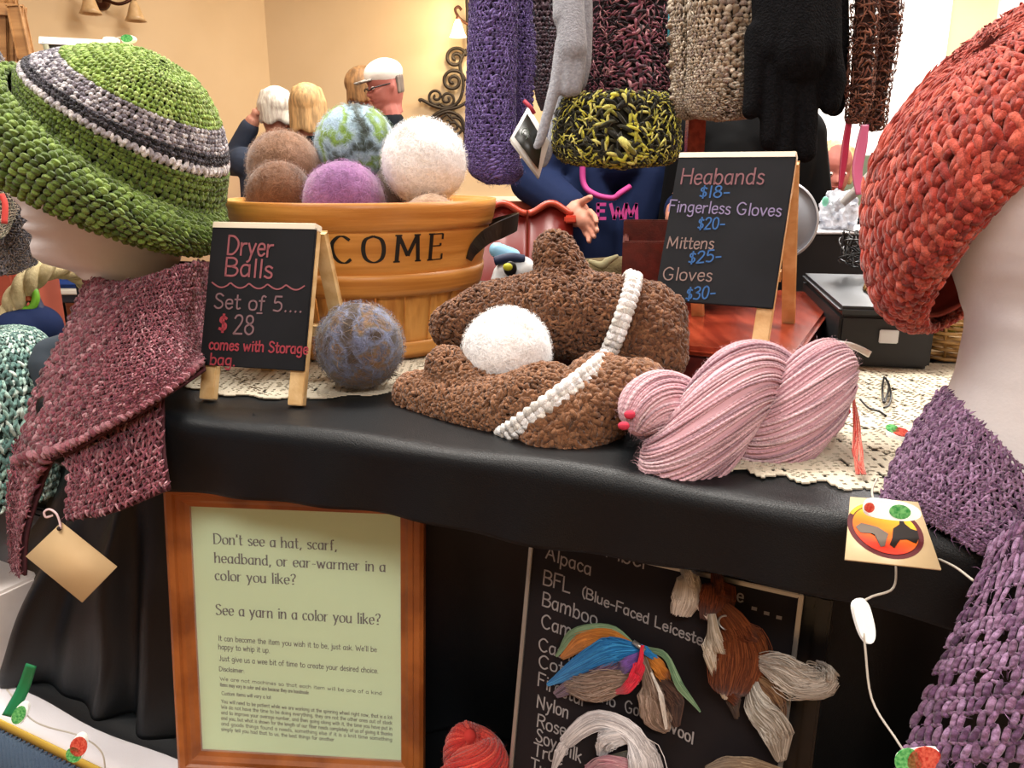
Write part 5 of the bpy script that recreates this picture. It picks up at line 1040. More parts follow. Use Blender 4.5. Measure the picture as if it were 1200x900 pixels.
# ---- gloves (continuous hand shapes)
def glove_pair(label, name, m, d, pieces):
    root = thing(name, label, 'gloves', W(pieces[0][0][0][0], 0, d))
    for segs in pieces:
        bm = bmesh.new()
        for ch in segs:
            for a, b in zip(ch, ch[1:]): limb(bm, W(a[0], a[1], d + a[3]), a[2], W(b[0], b[1], d + b[3]), b[2], 12)
        blob('glove', bm, .0028, m, root, 5)
    a = pieces[0][0][0]; p = W(a[0], a[1], d); tube('hanging_loop', [(p.x, p.y, p.z - .01), (p.x, 1.18, 1.70), (p.x, 1.195, 1.742), (p.x, 1.21, 1.70)], .0012, M_('cotton_loop', '#d8d2c6', .8), root, 6, 20)
    return root
glg = M_('grey_fine_knit', '#9a9ca4', .9, col2='#85878f', scale=260, bump=.5, bscale=420, sheen=.3)
glove_pair('pair of smooth pale grey knit gloves hanging fingers down', 'gloves', glg, 1.14, [
    [[(668, -130, .018, 0), (668, 10, .021, 0), (671, 60, .022, 0)], [(660, -130, .016, 0), (662, 20, .018, 0)], [(666, 55, .014, 0), (667, 90, .012, 0), (665, 106, .0105, 0)], [(678, 55, .013, 0), (676, 90, .012, 0), (674, 105, .010, 0)],
     [(660, 50, .012, 0), (652, 95, .0095, 0), (643, 130, .0085, 0), (633, 165, .0075, 0), (629, 172, .006, 0)]],
    [[(682, -130, .014, .03), (684, 30, .014, .03), (684, 75, .012, .03), (680, 98, .010, .03)], [(668, 80, .012, .03), (659, 120, .009, .03), (650, 150, .008, .03), (641, 182, .0075, .03), (637, 192, .006, .03)], [(684, 30, .012, .03), (668, 80, .012, .03)]]])
glb = M_('black_wool_knit', '#0b0b0d', .95, col2='#121215', scale=200, bump=.8, bscale=350, spec=.1)
glove_pair('pair of thick black wool gloves hanging fingers down right of the oatmeal scarf', 'gloves', glb, 1.08, [
    [[(930, -130, .045, 0), (930, 0, .045, 0), (932, 70, .044, 0)], [(905, -130, .030, 0), (908, 60, .030, 0)], [(955, -130, .032, 0), (956, 60, .034, 0)], [(905, 70, .020, 0), (905, 130, .016, 0), (902, 165, .014, 0)], [(925, 80, .020, 0), (922, 140, .016, 0), (918, 180, .014, 0)], [(943, 80, .020, 0), (943, 140, .0175, 0), (944, 178, .015, 0)],
     [(965, 60, .024, 0), (974, 95, .020, 0), (973, 122, .0145, 0)], [(888, 40, .018, 0), (884, 100, .014, 0), (880, 130, .012, 0)]],
    [[(975, -130, .020, .05), (975, 60, .024, .05), (980, 110, .018, .05), (978, 125, .014, .05)]]])
# booklet tag, slips and ribbons
bt = thing('booklet_tag', 'diamond-hung booklet tag with black cover tucked by the violet scarf', 'tag', W(615, 165, 1.15))
bq = [W(599, 163, 1.135), W(634, 205, 1.13), W(640, 166, 1.15), W(619, 126, 1.155)]
card('pages', [p for p in [W(598, 162, 1.14), W(632, 208, 1.135), W(644, 166, 1.155), W(619, 124, 1.16)]], M_('page_white', '#dcd8d2', .6), bt, .006)
card('cover', [W(603, 160, 1.133), W(631, 198, 1.128), W(636, 164, 1.148), W(618, 133, 1.153)], M_('cover_black', '#161814', .35), bt, .001)
for k in range(3): card('page_edge', [W(598.5, 163.5 + k * 2.0, 1.137 - .0 * k), W(630, 209.5 - k * 0 - 0, 1.133), W(632, 208.5, 1.133), W(599, 162.5 + k * 2, 1.137)], M_('page_grey', '#a8a29a', .6), bt, .001)
sw = [W(615 + 5 * math.cos(a) * (1 - a / 14), 158 - 9 * math.sin(a) * (1 - a / 14), 1.1385) for a in np.linspace(0, 9, 40)]; tube('cover_swirl', sw, .0006, M_('swirl_grey', '#5a6a5c', .5), bt, 5)
tube('red_tie', [W(614, 118, 1.15), W(622, 126, 1.15), W(626, 133, 1.15)], .003, M_('red_ribbon', '#a3263a', .7), bt, 8)
sp = card('paper_slip', [W(895, 32, 1.06), W(934, -12, 1.06), W(934, -60, 1.06), W(895, -60, 1.06)], M_('slip_white', '#e3dcd4', .7)); tag(sp, 'white paper slip sticking down at the top beside the black gloves', 'tag')
tl = card('cloth_scrap', [W(782, 50, 1.19), W(790, 55, 1.19), W(792, 12, 1.19), W(784, 8, 1.19)], M_('teal_cloth', '#2c8a98', .8), None, .003); tag(tl, 'sliver of teal cloth between the rose cowl and the oatmeal scarf', 'cloth')
def ribbon(label, P, w, m):
    L = [[W(x - w * .5 * s, y, d), W(x + w * .5 * s, y, d + .004)] for x, y, d, s in P]; o = strip_mesh('ribbon', orient(patch(L), 'cam'), 5, 26, m); return tag(o, label, 'ribbon')
ribbon('narrow crimson ribbon hanging below the rust-brown mitts, left of the pink one', [(996, 138, 1.10, .8), (992, 165, 1.10, 1), (989, 190, 1.10, 1), (985, 222, 1.10, .5)], 8, M_('crimson_satin', '#b5274f', .4))
ribbon('wider pink ribbon hanging below the rust-brown mitts', [(1014, 146, 1.11, .8), (1010, 170, 1.11, 1.2), (1005, 200, 1.11, 1.1), (1008, 228, 1.11, .8)], 11, M_('pink_satin', '#dc6f9a', .4))
ws = card('paper_strip', [W(984, 236, 1.3), W(990, 242, 1.3), W(1042, 200, 1.15), W(1040, 176, 1.15)], M_('white_paper', '#eceae4', .6), None, .001); tag(ws, 'white paper strip slanting up from the crumpled bag to the rust-red hat', 'paper')
# ================================================================ RIGHT-HAND CLUTTER
mr = thing('round_mirror', 'round grey disc with a pale rim behind the glove price sign', 'mirror', (0, 0, 0)); mc = W(912, 258, 1.32); mr.location = mc
Md = Matrix.Translation(mc) @ Matrix.Rotation(R(80), 4, 'X')
lathe('disc', [(.001, .004), (.062, .004), (.0635, 0), (.062, -.004), (.001, -.004)], M_('disc_grey', '#9a9ea6', .35), mr, (0, 0, 0), 64, Md)
lathe('rim', [(.062, .006), (.066, .005), (.0665, 0), (.066, -.005), (.062, -.006), (.062, .006)], M_('rim_pale', '#c9ccd2', .3, .3), mr, (0, 0, 0), 64, Md)
box('stand', (mc.x - .03, mc.y - .012, SZ + .004), (mc.x + .03, mc.y + .012, mc.z - .062), blkgloss, mr, .003)
bA = thing('storage_box', 'black box with a thin white top edge behind the mirror disc, holding the crumpled bag', 'box', (0, 0, 0)); pA = PY(958, 272, 1.42); bA.location = pA
box('box_body', (pA.x - .05, 1.42, SZ + .004), (pA.x + .24, 1.62, pA.z - .004), M_('black_matte', '#131317', .6), bA, .003)
box('lid_edge', (pA.x - .052, 1.418, pA.z - .0035), (pA.x + .242, 1.622, pA.z), M_('edge_white', '#d5d5d8', .5), bA, .001)
pB = PZ(978, 432, SZ)
bB = thing('storage_box', 'flat black box on the shelf between the red box and the wicker basket', 'box', (0, 0, 0)); bB.location = (pB.x, pB.y, SZ)
MBB = mtx(Vector((pB.x, pB.y, SZ + .004)), basis(R(-12), 0)[0], Vector((math.sin(R(12)), math.cos(R(12)), 0)), Vector((0, 0, 1)))
box('box_body', (0, 0, 0), (.105, .32, .062), M_('black_matte', ''), bB, .004, MBB); box('lid', (-.002, -.002, .062), (.107, .322, .072), M_('black_satin', '#1f2429', .4), bB, .004, MBB)
box('white_label', (.045, -.0035, .030), (.066, -.0008, .046), M_('label_white', '#d9dbe0', .5), bB, .001, MBB)
# crumpled plastic bag
bm = bmesh.new(); bmesh.ops.create_icosphere(bm, subdivisions=4, radius=1); pc_ = W(982, 250, 1.46); rg = np.random.default_rng(4); kk = rg.normal(0, 4, (10, 3))
for v in bm.verts:
    p = np.array(v.co); f = 1 + .16 * sum(abs(math.sin(kk[i] @ p + i)) for i in range(10)) / 2 - .35; v.co = Vector(pc_) + Vector((p[0] * .030, p[1] * .028, p[2] * .037)) * f
pbag = bmobj('plastic_bag', bm, M_('crinkled_plastic', '#d8dbe4', .12, col2='#9aa0ac', scale=60, spec=.9), None, False); tag(pbag, 'crumpled silvery clear plastic bag on the black box', 'bag')
bm = bmesh.new(); ellip(bm, W(967, 236, 1.43), (.006, .004, .009)); bmobj('green_sticker', bm, M_('mint', '#7fd0b4', .4), pbag)
# curly black wire
cw = thing('wire_tangle', 'tangle of fine black curly wire beside the black box left of the rust-red hat', 'wire', W(1010, 285, 1.2))
multi_tube('wire', [cr([W(1008 + RG.uniform(-24, 22), 290 + RG.uniform(-22, 26), 1.2 + RG.uniform(-.04, .04)) for _ in range(7)], 50) for k in range(9)], .0011, M_('black_wire', '#0d0d0f', .4), cw, 5)
# dark curly cord on the lace
cw2 = thing('elastic_cord', 'thin black elastic cords lying on the lace between the skein and the purple scarf', 'cord', W(1030, 470, .78))
def onshelf(px, py, h=.0065): p = PZ(px, py, SZ + h); return p
multi_tube('cord', [cr([onshelf(*q) for q in P_], 30) for P_ in ([(1036, 442), (1034, 455), (1036, 472), (1042, 452), (1038, 444)], [(1038, 443), (1044, 460), (1042, 474), (1036, 478)], [(1008, 468), (1018, 478), (1030, 482), (1038, 487)])], .0011, MATS['black_wire'], cw2, 6)
# wicker basket with yarn
WC = Vector((.585, 1.02, SZ + .004)); wk = thing('wicker_basket', 'round honey-coloured wicker basket of yarn behind the right mannequin neck', 'basket', WC)
wkm = M_('wicker', '#b58d55', .6, col2='#9a7440', scale=40, bump=.3, bscale=200); wr0, wr1, wh = .085, .118, .075
nst = 28
for k in range(nst):
    a = k * 2 * PI / nst; tube('stake', [(WC.x + (wr0 + (wr1 - wr0) * t) * math.cos(a), WC.y + (wr0 + (wr1 - wr0) * t) * math.sin(a), WC.z + t * wh) for t in (0, .5, 1)], .0019, wkm, wk, 6)
for j in range(13):
    t = (j + .5) / 13; a = np.linspace(0, 2 * PI, nst * 6 + 1); rr = wr0 + (wr1 - wr0) * t + .0028 * np.cos(a * nst / 2 + (j % 2) * PI); zz = WC.z + t * wh + .001 * np.sin(a * 3 + j)
    tube('weaver', np.stack([WC.x + rr * np.cos(a), WC.y + rr * np.sin(a), zz], 1), .0023, wkm, wk, 6)
a = np.linspace(0, 2 * PI, 200)
for k in (0, 1): tube('rim_braid', np.stack([WC.x + (wr1 + .002 * np.cos(a * 24 + k * PI)) * np.cos(a), WC.y + (wr1 + .002 * np.cos(a * 24 + k * PI)) * np.sin(a), WC.z + wh + .003 * np.sin(a * 24 + k * PI)], 1), .0032, wkm, wk, 6)
lathe('basket_floor', [(.001, .0), (wr0, .0), (wr0, .003), (.001, .003)], wkm, wk, tuple(WC), 40)
def yarn_ball(label, c, r, cols, n=16):
    o = None; paths, cc = [], []
    for k in range(n):
        ax = Vector(RG.normal(0, 1, 3)).normalized(); e1 = ax.orthogonal().normalized(); e2 = ax.cross(e1)
        for q in range(6):
            h_ = (q - 2.5) * .0032; rr = math.sqrt(max(r * r - h_ * h_, 1e-6)); t = np.linspace(0, 2 * PI, 36); paths.append(np.array([Vector(c) + ax * h_ + (e1 * math.cos(s) + e2 * math.sin(s)) * rr for s in t])); cc.append(lin(random.choice(cols)))
    o = multi_tube('yarn_ball', paths, .0018, ymf, None, 5, cc); tag(o, label, 'yarn', 'yarn balls in the wicker basket')
    bm = bmesh.new(); bmesh.ops.create_icosphere(bm, subdivisions=3, radius=r * .98); [setattr(v, 'co', v.co + Vector(c)) for v in bm.verts]; bmobj('core', bm, M_('core_' + cols[0].strip('#'), cols[0], .9), o)
yarn_ball('olive yellow yarn ball at the left of the wicker basket', WC + Vector((-.060, -.045, .062)), .036, ['#8a8428', '#a39c3a', '#6e6a20'])
yarn_ball('teal yarn ball in the wicker basket against the foam neck', WC + Vector((.015, -.055, .066)), .038, ['#3a7a78', '#4c9490', '#2c6260'])
yarn_ball('dark green yarn ball at the back left of the wicker basket', WC + Vector((-.050, .038, .07)), .038, ['#3a5230', '#4a663c', '#2c4024'])
yarn_ball('grey-green yarn ball at the back of the wicker basket', WC + Vector((.040, .040, .066)), .036, ['#5c7a70', '#6e8c80'])
# ================================================================ LEFT-HAND CLUTTER
ST = thing('display_riser', 'black riser on the lower table under the teal hat, at the left edge', 'riser', tp(-.4, .3, TZ))
box('riser_body', (-.74, .16, TZ + .003), (-.22, .52, .888), M_('black_satin', ''), ST, .004, MT); box('riser_top', (-.745, .155, .888), (-.215, .525, .90), M_('black_matte', ''), ST, .003, MT)
th = thing('crocheted_hat', 'mint and teal tweed crocheted hat heaped at the left edge of the photo', 'hat', W(10, 460, 1.12))
tr_ = orient(ringloft([(a, b, c, d_, 1.12, e) for a, b, c, d_, e in ((-95, 590, 62, 580, .2), (-100, 540, 66, 540, .2), (-100, 480, 66, 470, .2), (-85, 430, 58, 425, .2), (-55, 400, 42, 395, .25), (-25, 388, 20, 385, .3), (-8, 386, 4, 385, .3))]), 'out')
sheet('hat_lining', tr_, M_('teal_lining', '#2c403c', .95), th, 60, 40, -.005, True, .003); knit('hat_stitches', tr_, 70, 26, palette(['#8fb0a4', '#a8c4b8', '#6c9088', '#547a74', '#c4d6cc', '#4c6a64']), th, 'v', rs=1.25, bs=1.5, jit=.2)
hb = thing('rope_handle_basket', 'basket with a thick twisted cream rope handle, behind the teal hat at the left edge', 'basket', W(20, 400, 1.25))
ctr = [W(0, 440, 1.27), W(6, 395, 1.26), W(16, 358, 1.25), W(34, 330, 1.25), W(60, 314, 1.27), W(92, 320, 1.32), W(112, 350, 1.36), W(118, 420, 1.38)]
C = cr([tuple(p) for p in ctr], 80); T, B_, N_ = frame_axes(np.gradient(C, axis=0))
for k in range(3):
    a = np.linspace(0, 24, 80) + k * 2 * PI / 3; tube('rope_strand', C + (B_ * np.cos(a)[:, None] + N_ * np.sin(a)[:, None]) * .0085, .0105, M_('cream_rope', '#d3c295', .85, col2='#bfae82', scale=120, bump=.3, bscale=500), hb, 8)
cb = W(5, 450, 1.3); lathe('basket_wall', [(.11, -.17), (.13, 0), (.124, 0), (.104, -.165), (.001, -.165), (.001, -.17), (.11, -.17)], M_('cream_rope', ''), hb, (cb.x, cb.y, .902 + .17), 48)
nb = thing('folded_garment', 'navy blue cloth stuffed in the rope-handled basket under the green dispenser', 'garment', (cb.x, cb.y, .92)); bm = bmesh.new(); limb(bm, (cb.x, cb.y, .96), .06, (cb.x, cb.y, 1.05), .09, 14); limb(bm, (cb.x, cb.y, 1.05), .07, tuple(W(44, 385, 1.27)), .04, 14); limb(bm, (cb.x, cb.y, 1.05), .07, tuple(W(22, 392, 1.25)), .04, 14); blob('cloth_folds', bm, .007, M_('navy_cloth', '#1b2647', .8, spec=.1), nb)
gg = thing('knitted_shawl', 'grey-brown fuzzy knitted shawl hanging at the left edge behind the green hat', 'shawl', W(15, 240, 1.2))
S_g = orient(patch(pts([[(-40, 40, 1.25), (0, 62, 1.2), (20, 110, 1.22)], [(-40, 180, 1.22), (10, 185, 1.16), (50, 200, 1.2)], [(-40, 260, 1.2), (14, 262, 1.15), (52, 270, 1.18)], [(-40, 318, 1.2), (12, 322, 1.16), (44, 310, 1.18)]])), 'cam')
sheet('panel', S_g, M_('shawl_base', '#4c4a50', .95), gg, 30, 30, -.003, False, .003); knit('stitches', S_g, 26, 60, palette(['#7c7880', '#8f8a8c', '#6a6058', '#8a7464', '#5c5a62']), gg, 'curl', rs=1.0, bs=.8)
S_e = orient(patch(pts([[(-30, 165, 1.12), (0, 170, 1.11), (18, 195, 1.12)], [(-30, 240, 1.12), (0, 240, 1.11), (22, 240, 1.12)], [(-30, 285, 1.12), (0, 280, 1.11), (10, 272, 1.12)]])), 'cam')
ch_ = thing('embroidered_panel', 'cream openwork panel with brown and red motifs at the left edge under the green hat', 'textile', W(0, 230, 1.11)); sheet('panel', S_e, M_('shawl_base', ''), ch_, 20, 20, -.003, False, .003); knit('stitches', S_e, 22, 22, palette(['#c9bca4', '#b5a68c', '#d8cdb8', '#9aa086']), ch_, 'curl', rs=1.1, bs=1)
tube('brown_motif', [W(-6, 205, 1.10), W(4, 200, 1.10), W(8, 212, 1.10), W(2, 220, 1.10), W(-8, 218, 1.10)], .004, M_('brown_yarn', '#3c241a', .9), ch_, 8, 24); tube('red_motif', [W(2, 228, 1.10), W(6, 240, 1.10), W(5, 262, 1.10)], .004, M_('red_yarn', '#c8433c', .9), ch_, 8, 14)
# background table with blue cloth
t2 = thing('side_table', 'folding table with black metal legs seen beneath the left mannequin chin', 'table', PY(78, 330, 2.4))
q0 = PY(45, 336, 2.4); q1 = PY(112, 336, 2.4); zt = q0.z - .02
box('tabletop', (q0.x - .3, 2.4, zt - .03), (q1.x + .35, 3.0, zt), M_('dark_top', '#22252c', .4), t2, .004); box('top_edge', (q0.x - .3, 2.392, zt - .004), (q1.x + .35, 3.0, zt + .012), M_('table_laminate', ''), t2, .003)
for x in (q0.x - .25, q0.x + .03, q1.x + .3): tube('leg', [(x, 2.45, zt - .03), (x + .02, 2.47, 0)], .014, blkgloss, t2, 8)
tube('leg', [(q0.x + .12, 2.9, zt - .03), (q0.x + .26, 2.6, 0)], .012, blkgloss, t2, 8); tube('crossbar', [(q0.x - .25, 2.47, zt - .1), (q1.x + .3, 2.47, zt - .1)], .008, blkgloss, t2, 8)
bc = box('folded_cloth', (q0.x - .02, 2.41, zt + .013), (q1.x + .06, 2.75, zt + .075), M_('royal_blue', '#1d3f86', .8, bump=.4, bscale=60), None, .012); tag(bc, 'royal blue folded cloth on the folding table under the chin of the left head', 'cloth')
gp = thing('tape_dispenser', 'lime green plastic dispenser by the rope handle', 'tool', W(32, 350, 1.25))
C = [W(26, 342, 1.25), W(38, 338, 1.25), W(42, 350, 1.25), (W(36, 362, 1.25)), W(25, 360, 1.25)]; tube('shell', [tuple(p) for p in C + [C[0]]], .006, M_('lime_plastic', '#6fae2f', .35), gp, 10, 40); tube('orange_roll', [W(24, 348, 1.25), W(33, 347, 1.25), W(34, 353, 1.25)], .006, M_('orange_roll', '#b5562c', .5), gp, 8, 12); tube('dark_handle', [W(40, 350, 1.26), W(52, 376, 1.26), W(44, 372, 1.26)], .009, M_('navy', '#1b2647', .6), gp, 8, 14)
cr_ = box('crate', (PY(-10, 400, 2.9).x - .8, 2.95, 0), (PY(120, 400, 2.9).x, 3.25, PY(60, 352, 2.95).z), wood('orange_crate', '#b5704a', '#a8623e', .6), None, .006); tag(cr_, 'orange-brown wooden crate beneath the folding table at the left', 'crate')
rc = box('red_bin', (PY(-20, 330, 1.9).x, 1.9, .75), (PY(16, 330, 1.9).x, 2.1, PY(0, 314, 1.9).z), M_('orange_red', '#8f3c26', .7), None, .008); tag(rc, 'orange-red bin behind the rope handle at the left edge', 'bin')
rs_ = box('red_bin_stand', (PY(-20, 330, 1.9).x, 1.9, 0), (PY(16, 330, 1.9).x, 2.1, .749), M_('dark_top', ''), None, .004); tag(rs_, 'dark pedestal under the orange-red bin at the left edge', 'stand')
# dark blue sweater shape behind scarf
db = thing('folded_garment', 'dark slate folded garment between the teal hat and the maroon wrap', 'garment', W(72, 405, 1.1)); bm = bmesh.new(); limb(bm, W(60, 415, 1.1), .024, W(88, 402, 1.1), .018, 14); limb(bm, W(60, 430, 1.1), .03, W(80, 470, 1.1), .03, 14); blob('folds', bm, .006, M_('slate_cloth', '#2c3640', .9), db)
# white items at lower left edge
pb2 = box('paper_bag', (-.50, .03, TZ + .004), (-.345, .12, TZ + .125), M_('bag_white', '#e4dcd8', .6, col2='#d8cfca', scale=20), None, .004, MT); tag(pb2, 'white paper bag on the lower table at the left edge', 'bag')
# easel wood upper left, board with white edge
ea = thing('artist_easel', 'tall wooden easel in the upper left corner', 'easel', PY(15, 200, 2.2)); ewm = wood('easel_wood', '#b08250', '#94683c', .5, 5)
def beam(name, a, b, w, m, parent):
    a, b = Vector(a), Vector(b); d = (b - a); L = d.length; d.normalize(); s = d.cross(CF).normalized(); n = s.cross(d); M = mtx(a, s, d, n); return box(name, (-w, 0, -w * .7), (w, L, w * .7), m, parent, .003, M)
beam('upright', PY(5, 75, 2.2), PY(2, -30, 2.2), .016, ewm, ea); beam('upright', PY(14, 70, 2.2), PY(13, -30, 2.2), .010, ewm, ea); beam('diagonal_brace', PY(31, 68, 2.18), PY(18, 8, 2.18), .014, ewm, ea); beam('crossbar', PY(-20, 10, 2.19), PY(28, 14, 2.19), .012, ewm, ea); beam('lower_post', (PY(5, 75, 2.2).x, 2.2, 0), PY(5, 76, 2.2), .018, ewm, ea)
sb = thing('white_edged_board', 'dark board with a white top edge behind the green hat', 'board', PY(90, 55, 2.0))
beam('top_edge', PY(48, 47.5, 2.0), PY(136, 52, 2.0), .005, white_m, sb); card('board_panel', [PY(62, 120, 2.0), PY(140, 120, 2.0), PY(134, 53, 2.0), PY(50, 49, 2.0)], M_('panel_dark', '#4a4c44', .5), sb, .01); card('side_edge', [PY(58, 85, 1.995), PY(63, 85, 1.995), PY(56, 50, 1.995), PY(49, 49, 1.995)], M_('panel_olive', '#8c8a70', .6), sb, .008)
for x in (66, 132): beam('leg', (PY(x, 100, 2.0).x, 2.0, 0), PY(x, 110, 2.0), .012, M_('table_leg', ''), sb)
# ================================================================ WALL LIGHTS AND IRON SCROLL
bronze = M_('dark_bronze', '#4a2a1c', .35, .7); shade_off = M_('amber_glass', '#d2b183', .3, col2='#c2a070', scale=30); shade_on = M_('lit_glass', '#fff0cc', .3, emis=2.2)
def sconce(label, c, wx, nn, lit):
    c = Vector(c); wx = Vector(wx).normalized(); nn = Vector(nn).normalized(); root = thing('wall_sconce', label, 'lamp', c)
    Mw = mtx(c - nn * .11, wx, Vector((0, 0, 1)), nn); lathe('wall_plate', [(.001, .015), (.05, .012), (.062, 0), (.001, 0)], bronze, root, (0, 0, 0), 32, Mw)
    for s in (-1, 1):
        P = [c - nn * .10, c + wx * s * .05 - nn * .03 + Vector((0, 0, -.03)), c + wx * s * .11 + Vector((0, 0, .0)), c + wx * s * .14 + Vector((0, 0, .05)), c + wx * s * .12 + Vector((0, 0, .07)), c + wx * s * .10 + Vector((0, 0, .05))]
        tube('arm', [tuple(p) for p in P], .009, bronze, root, 8, 30); k = c + wx * s * .125; tube('shade_holder', [k + Vector((0, 0, .03)), k + Vector((0, 0, -.012))], [.006, .016], bronze, root, 10)
        lathe('glass_shade', [(.014, -.005), (.026, -.03), (.035, -.06), (.043, -.085), (.056, -.108), (.053, -.108), (.040, -.085), (.031, -.06), (.022, -.03), (.012, -.008)], shade_on if lit else shade_off, root, tuple(k), 32)
    sp_ = [c + wx * (.03 * (1 - t / 9) * math.cos(t)) + Vector((0, 0, .03 * (1 - t / 9) * math.sin(t))) + nn * .01 for t in np.linspace(0, 8, 40)]; tube('scroll', [tuple(p) for p in sp_], .006, bronze, root, 8)
nl = onleft(0, 0, 1) - onleft(0, 0)
best = min(np.linspace(.3, 4.5, 400), key=lambda t: abs((lambda p: 600 + FPX * p.x / ((p - CO).dot(CF)))(onleft(t, 2.3, .12)) - 130)); pL = onleft(best, 2.3, .12); dd = (W(130, 14, 1) - CO); tt = pL.y / dd.y; zL = CAMZ + dd.z * tt
sconce('unlit bronze wall sconce with two amber bell shades, upper left above the green hat', (pL.x, pL.y, zL + .08), dl, nl, False)
pR = PY(541, 22, YB - .14); sconce('lit bronze wall sconce at the top beside the violet scarf', (pR.x + .10, pR.y, pR.z), (1, 0, 0), (0, -1, 0), True)
spot_pt('sconce_bulb', (pR.x - .03, YB - .30, pR.z - .06), 9, (1, .80, .5), .05); spot_pt('sconce_bulb', (pR.x + .22, YB - .30, pR.z - .06), 7, (1, .80, .5), .05)
sc = thing('iron_scrollwork', 'dark wrought-iron scroll wall ornament left of the violet scarf', 'ornament', PY(530, 120, YB - .04)); irn = M_('wrought_iron', '#332a20', .5, .5); SP = lambda px, py: tuple(PY(px, py, YB - .04))
def scroll(P, r=.011): tube('scroll_bar', [SP(*p) for p in P], r, irn, sc, 8, 60)
def spiral(cx, cy, r0, a0, turns, sgn=1): return [(cx + r0 * (1 - t / (turns * 1.15)) * math.cos(a0 + sgn * t * 2 * PI), cy + r0 * (1 - t / (turns * 1.15)) * math.sin(a0 + sgn * t * 2 * PI)) for t in np.linspace(0, turns, int(turns * 14))]
scroll(spiral(534, 68, 13, -.2, 1.7, -1)); scroll(spiral(531, 95, 14, 0, 1.8, -1)); scroll(spiral(511, 113, 10, 1.0, 1.5, 1), .009); scroll(spiral(524, 116, 10, 2.5, 1.6, -1), .009)
scroll([(547, 58), (539, 75), (543, 98), (538, 118), (524, 127), (508, 124), (494, 117), (491, 119)]); scroll([(560, 108), (540, 124), (518, 130), (506, 138), (500, 150)]); scroll([(508, 138), (525, 131), (540, 138), (545, 155), (544, 175)]); scroll(spiral(532, 149, 12, -2.0, 1.7, 1), .009); scroll(spiral(524, 143, 9, -1, 1.2, -1), .007); scroll([(520, 130), (540, 150), (552, 165)], .008)
scroll([(547, 0), (549, 58)], .01)
# ================================================================ RED CHAIRS AND THINGS BEHIND THE BASKET
redb = M_('glossy_red', '#7c2018', .35, col2='#6a1812', scale=4); 
def chair(label, x0, x1, y, ytop, pxm):
    a, b = PY(x0, ytop, y), PY(x1, ytop, y); w = b.x - a.x; z = a.z; root = thing('wooden_chair', label, 'chair', ((a.x + b.x) / 2, y, 0), 'red chairs behind the basket')
    V = []; n = 16
    tp_ = [(a.x + w * t, z - .035 * math.sin(PI * t) ** 2 * .0 - .03 * (math.cos(2 * PI * t) * -.5 + .5) * 0 - .03 * abs(2 * t - 1) ** 2 * 0 + .012 * math.cos((t - .5) * 2 * PI)) for t in np.linspace(0, 1, n)]
    for dy in (0, .025):
        for x, zz in tp_: V.append((x, y + dy, zz))
        for x, zz in tp_: V.append((x, y + dy, z - .33))
    F = []
    for k in range(n - 1): F += [(k, k + 1, n + k + 1, n + k), (2 * n + k + 1, 2 * n + k, 3 * n + k, 3 * n + k + 1), (k + 1, k, 2 * n + k, 2 * n + k + 1)]
    F += [(0, n, 3 * n, 2 * n), (n - 1, 3 * n - 1, 4 * n - 1, 2 * n - 1)]
    fast('backrest', V, np.array(F), redb, root, smooth=False); tube('top_rail', [(x, y - .002, zz) for x, zz in tp_], .008, M_('red_rail', '#a8402c', .3), root, 8)
    box('seat', (a.x, y - .40, .43), (b.x, y, .47), redb, root, .006)
    for lx in (a.x + .02, b.x - .02):
        for ly in (y - .38, y + .01): box('leg', (lx - .018, ly - .018, 0), (lx + .018, ly + .018, .43), redb, root, .003)
        box('back_post', (lx - .012, y + .001, .47), (lx + .012, y + .024, z - .32), redb, root, .002)
chair('glossy red wooden chair back behind the basket handle, left of the pair', 560, 617, 1.95, 244, 0); chair('glossy red wooden chair back behind the standing mitten thumb, right of the pair', 619, 672, 1.95, 244, 0)
rbn = box('bench_back', (PY(575, 236, 2.15).x, 2.15, 0), (PY(700, 236, 2.15).x, 2.19, PY(600, 236, 2.15).z), M_('rust_panel', '#8a3820', .4), None, .004); tag(rbn, 'rust-red panel behind the two red chair backs', 'bench')
# white blue yellow bag behind basket
bg = thing('printed_bag', 'white gift bag with pale blue, navy and a yellow dot, tucked behind the basket', 'bag', W(600, 315, 1.35)); 
def wm(name, P, dd, m): return card(name, [W(x, y, dd) for x, y in P], m, bg, .004)
bm = bmesh.new(); limb(bm, W(592, 322, 1.34), .022, W(612, 316, 1.34), .024, 14); limb(bm, W(588, 330, 1.34), .02, W(600, 345, 1.34), .02, 14); limb(bm, W(600, 345, 1.34), .02, Vector((W(600, 345, 1.34).x, W(600, 345, 1.34).y, SZ + .015)), .015, 14); blob('crumpled_body', bm, .005, M_('gift_white', '#e8eaea', .4, col2='#b8bcc0', scale=30), bg)
bm = bmesh.new(); limb(bm, W(582, 293, 1.35), .014, W(602, 300, 1.35), .013, 12); blob('blue_top', bm, .004, M_('gift_blue', '#8cc0dc', .4), bg); tube('navy_band', [W(580, 306, 1.325), W(598, 302, 1.32), (W(614, 304, 1.325))], .008, M_('navy', ''), bg, 8, 16)
bm = bmesh.new(); ellip(bm, W(598, 315, 1.308), (.011, .006, .013)); bmobj('black_dot', bm, blkgloss, bg); bm = bmesh.new(); ellip(bm, W(595, 313, 1.300), (.008, .005, .0065)); bmobj('yellow_dot', bm, M_('gift_yellow', '#c8c832', .4), bg)
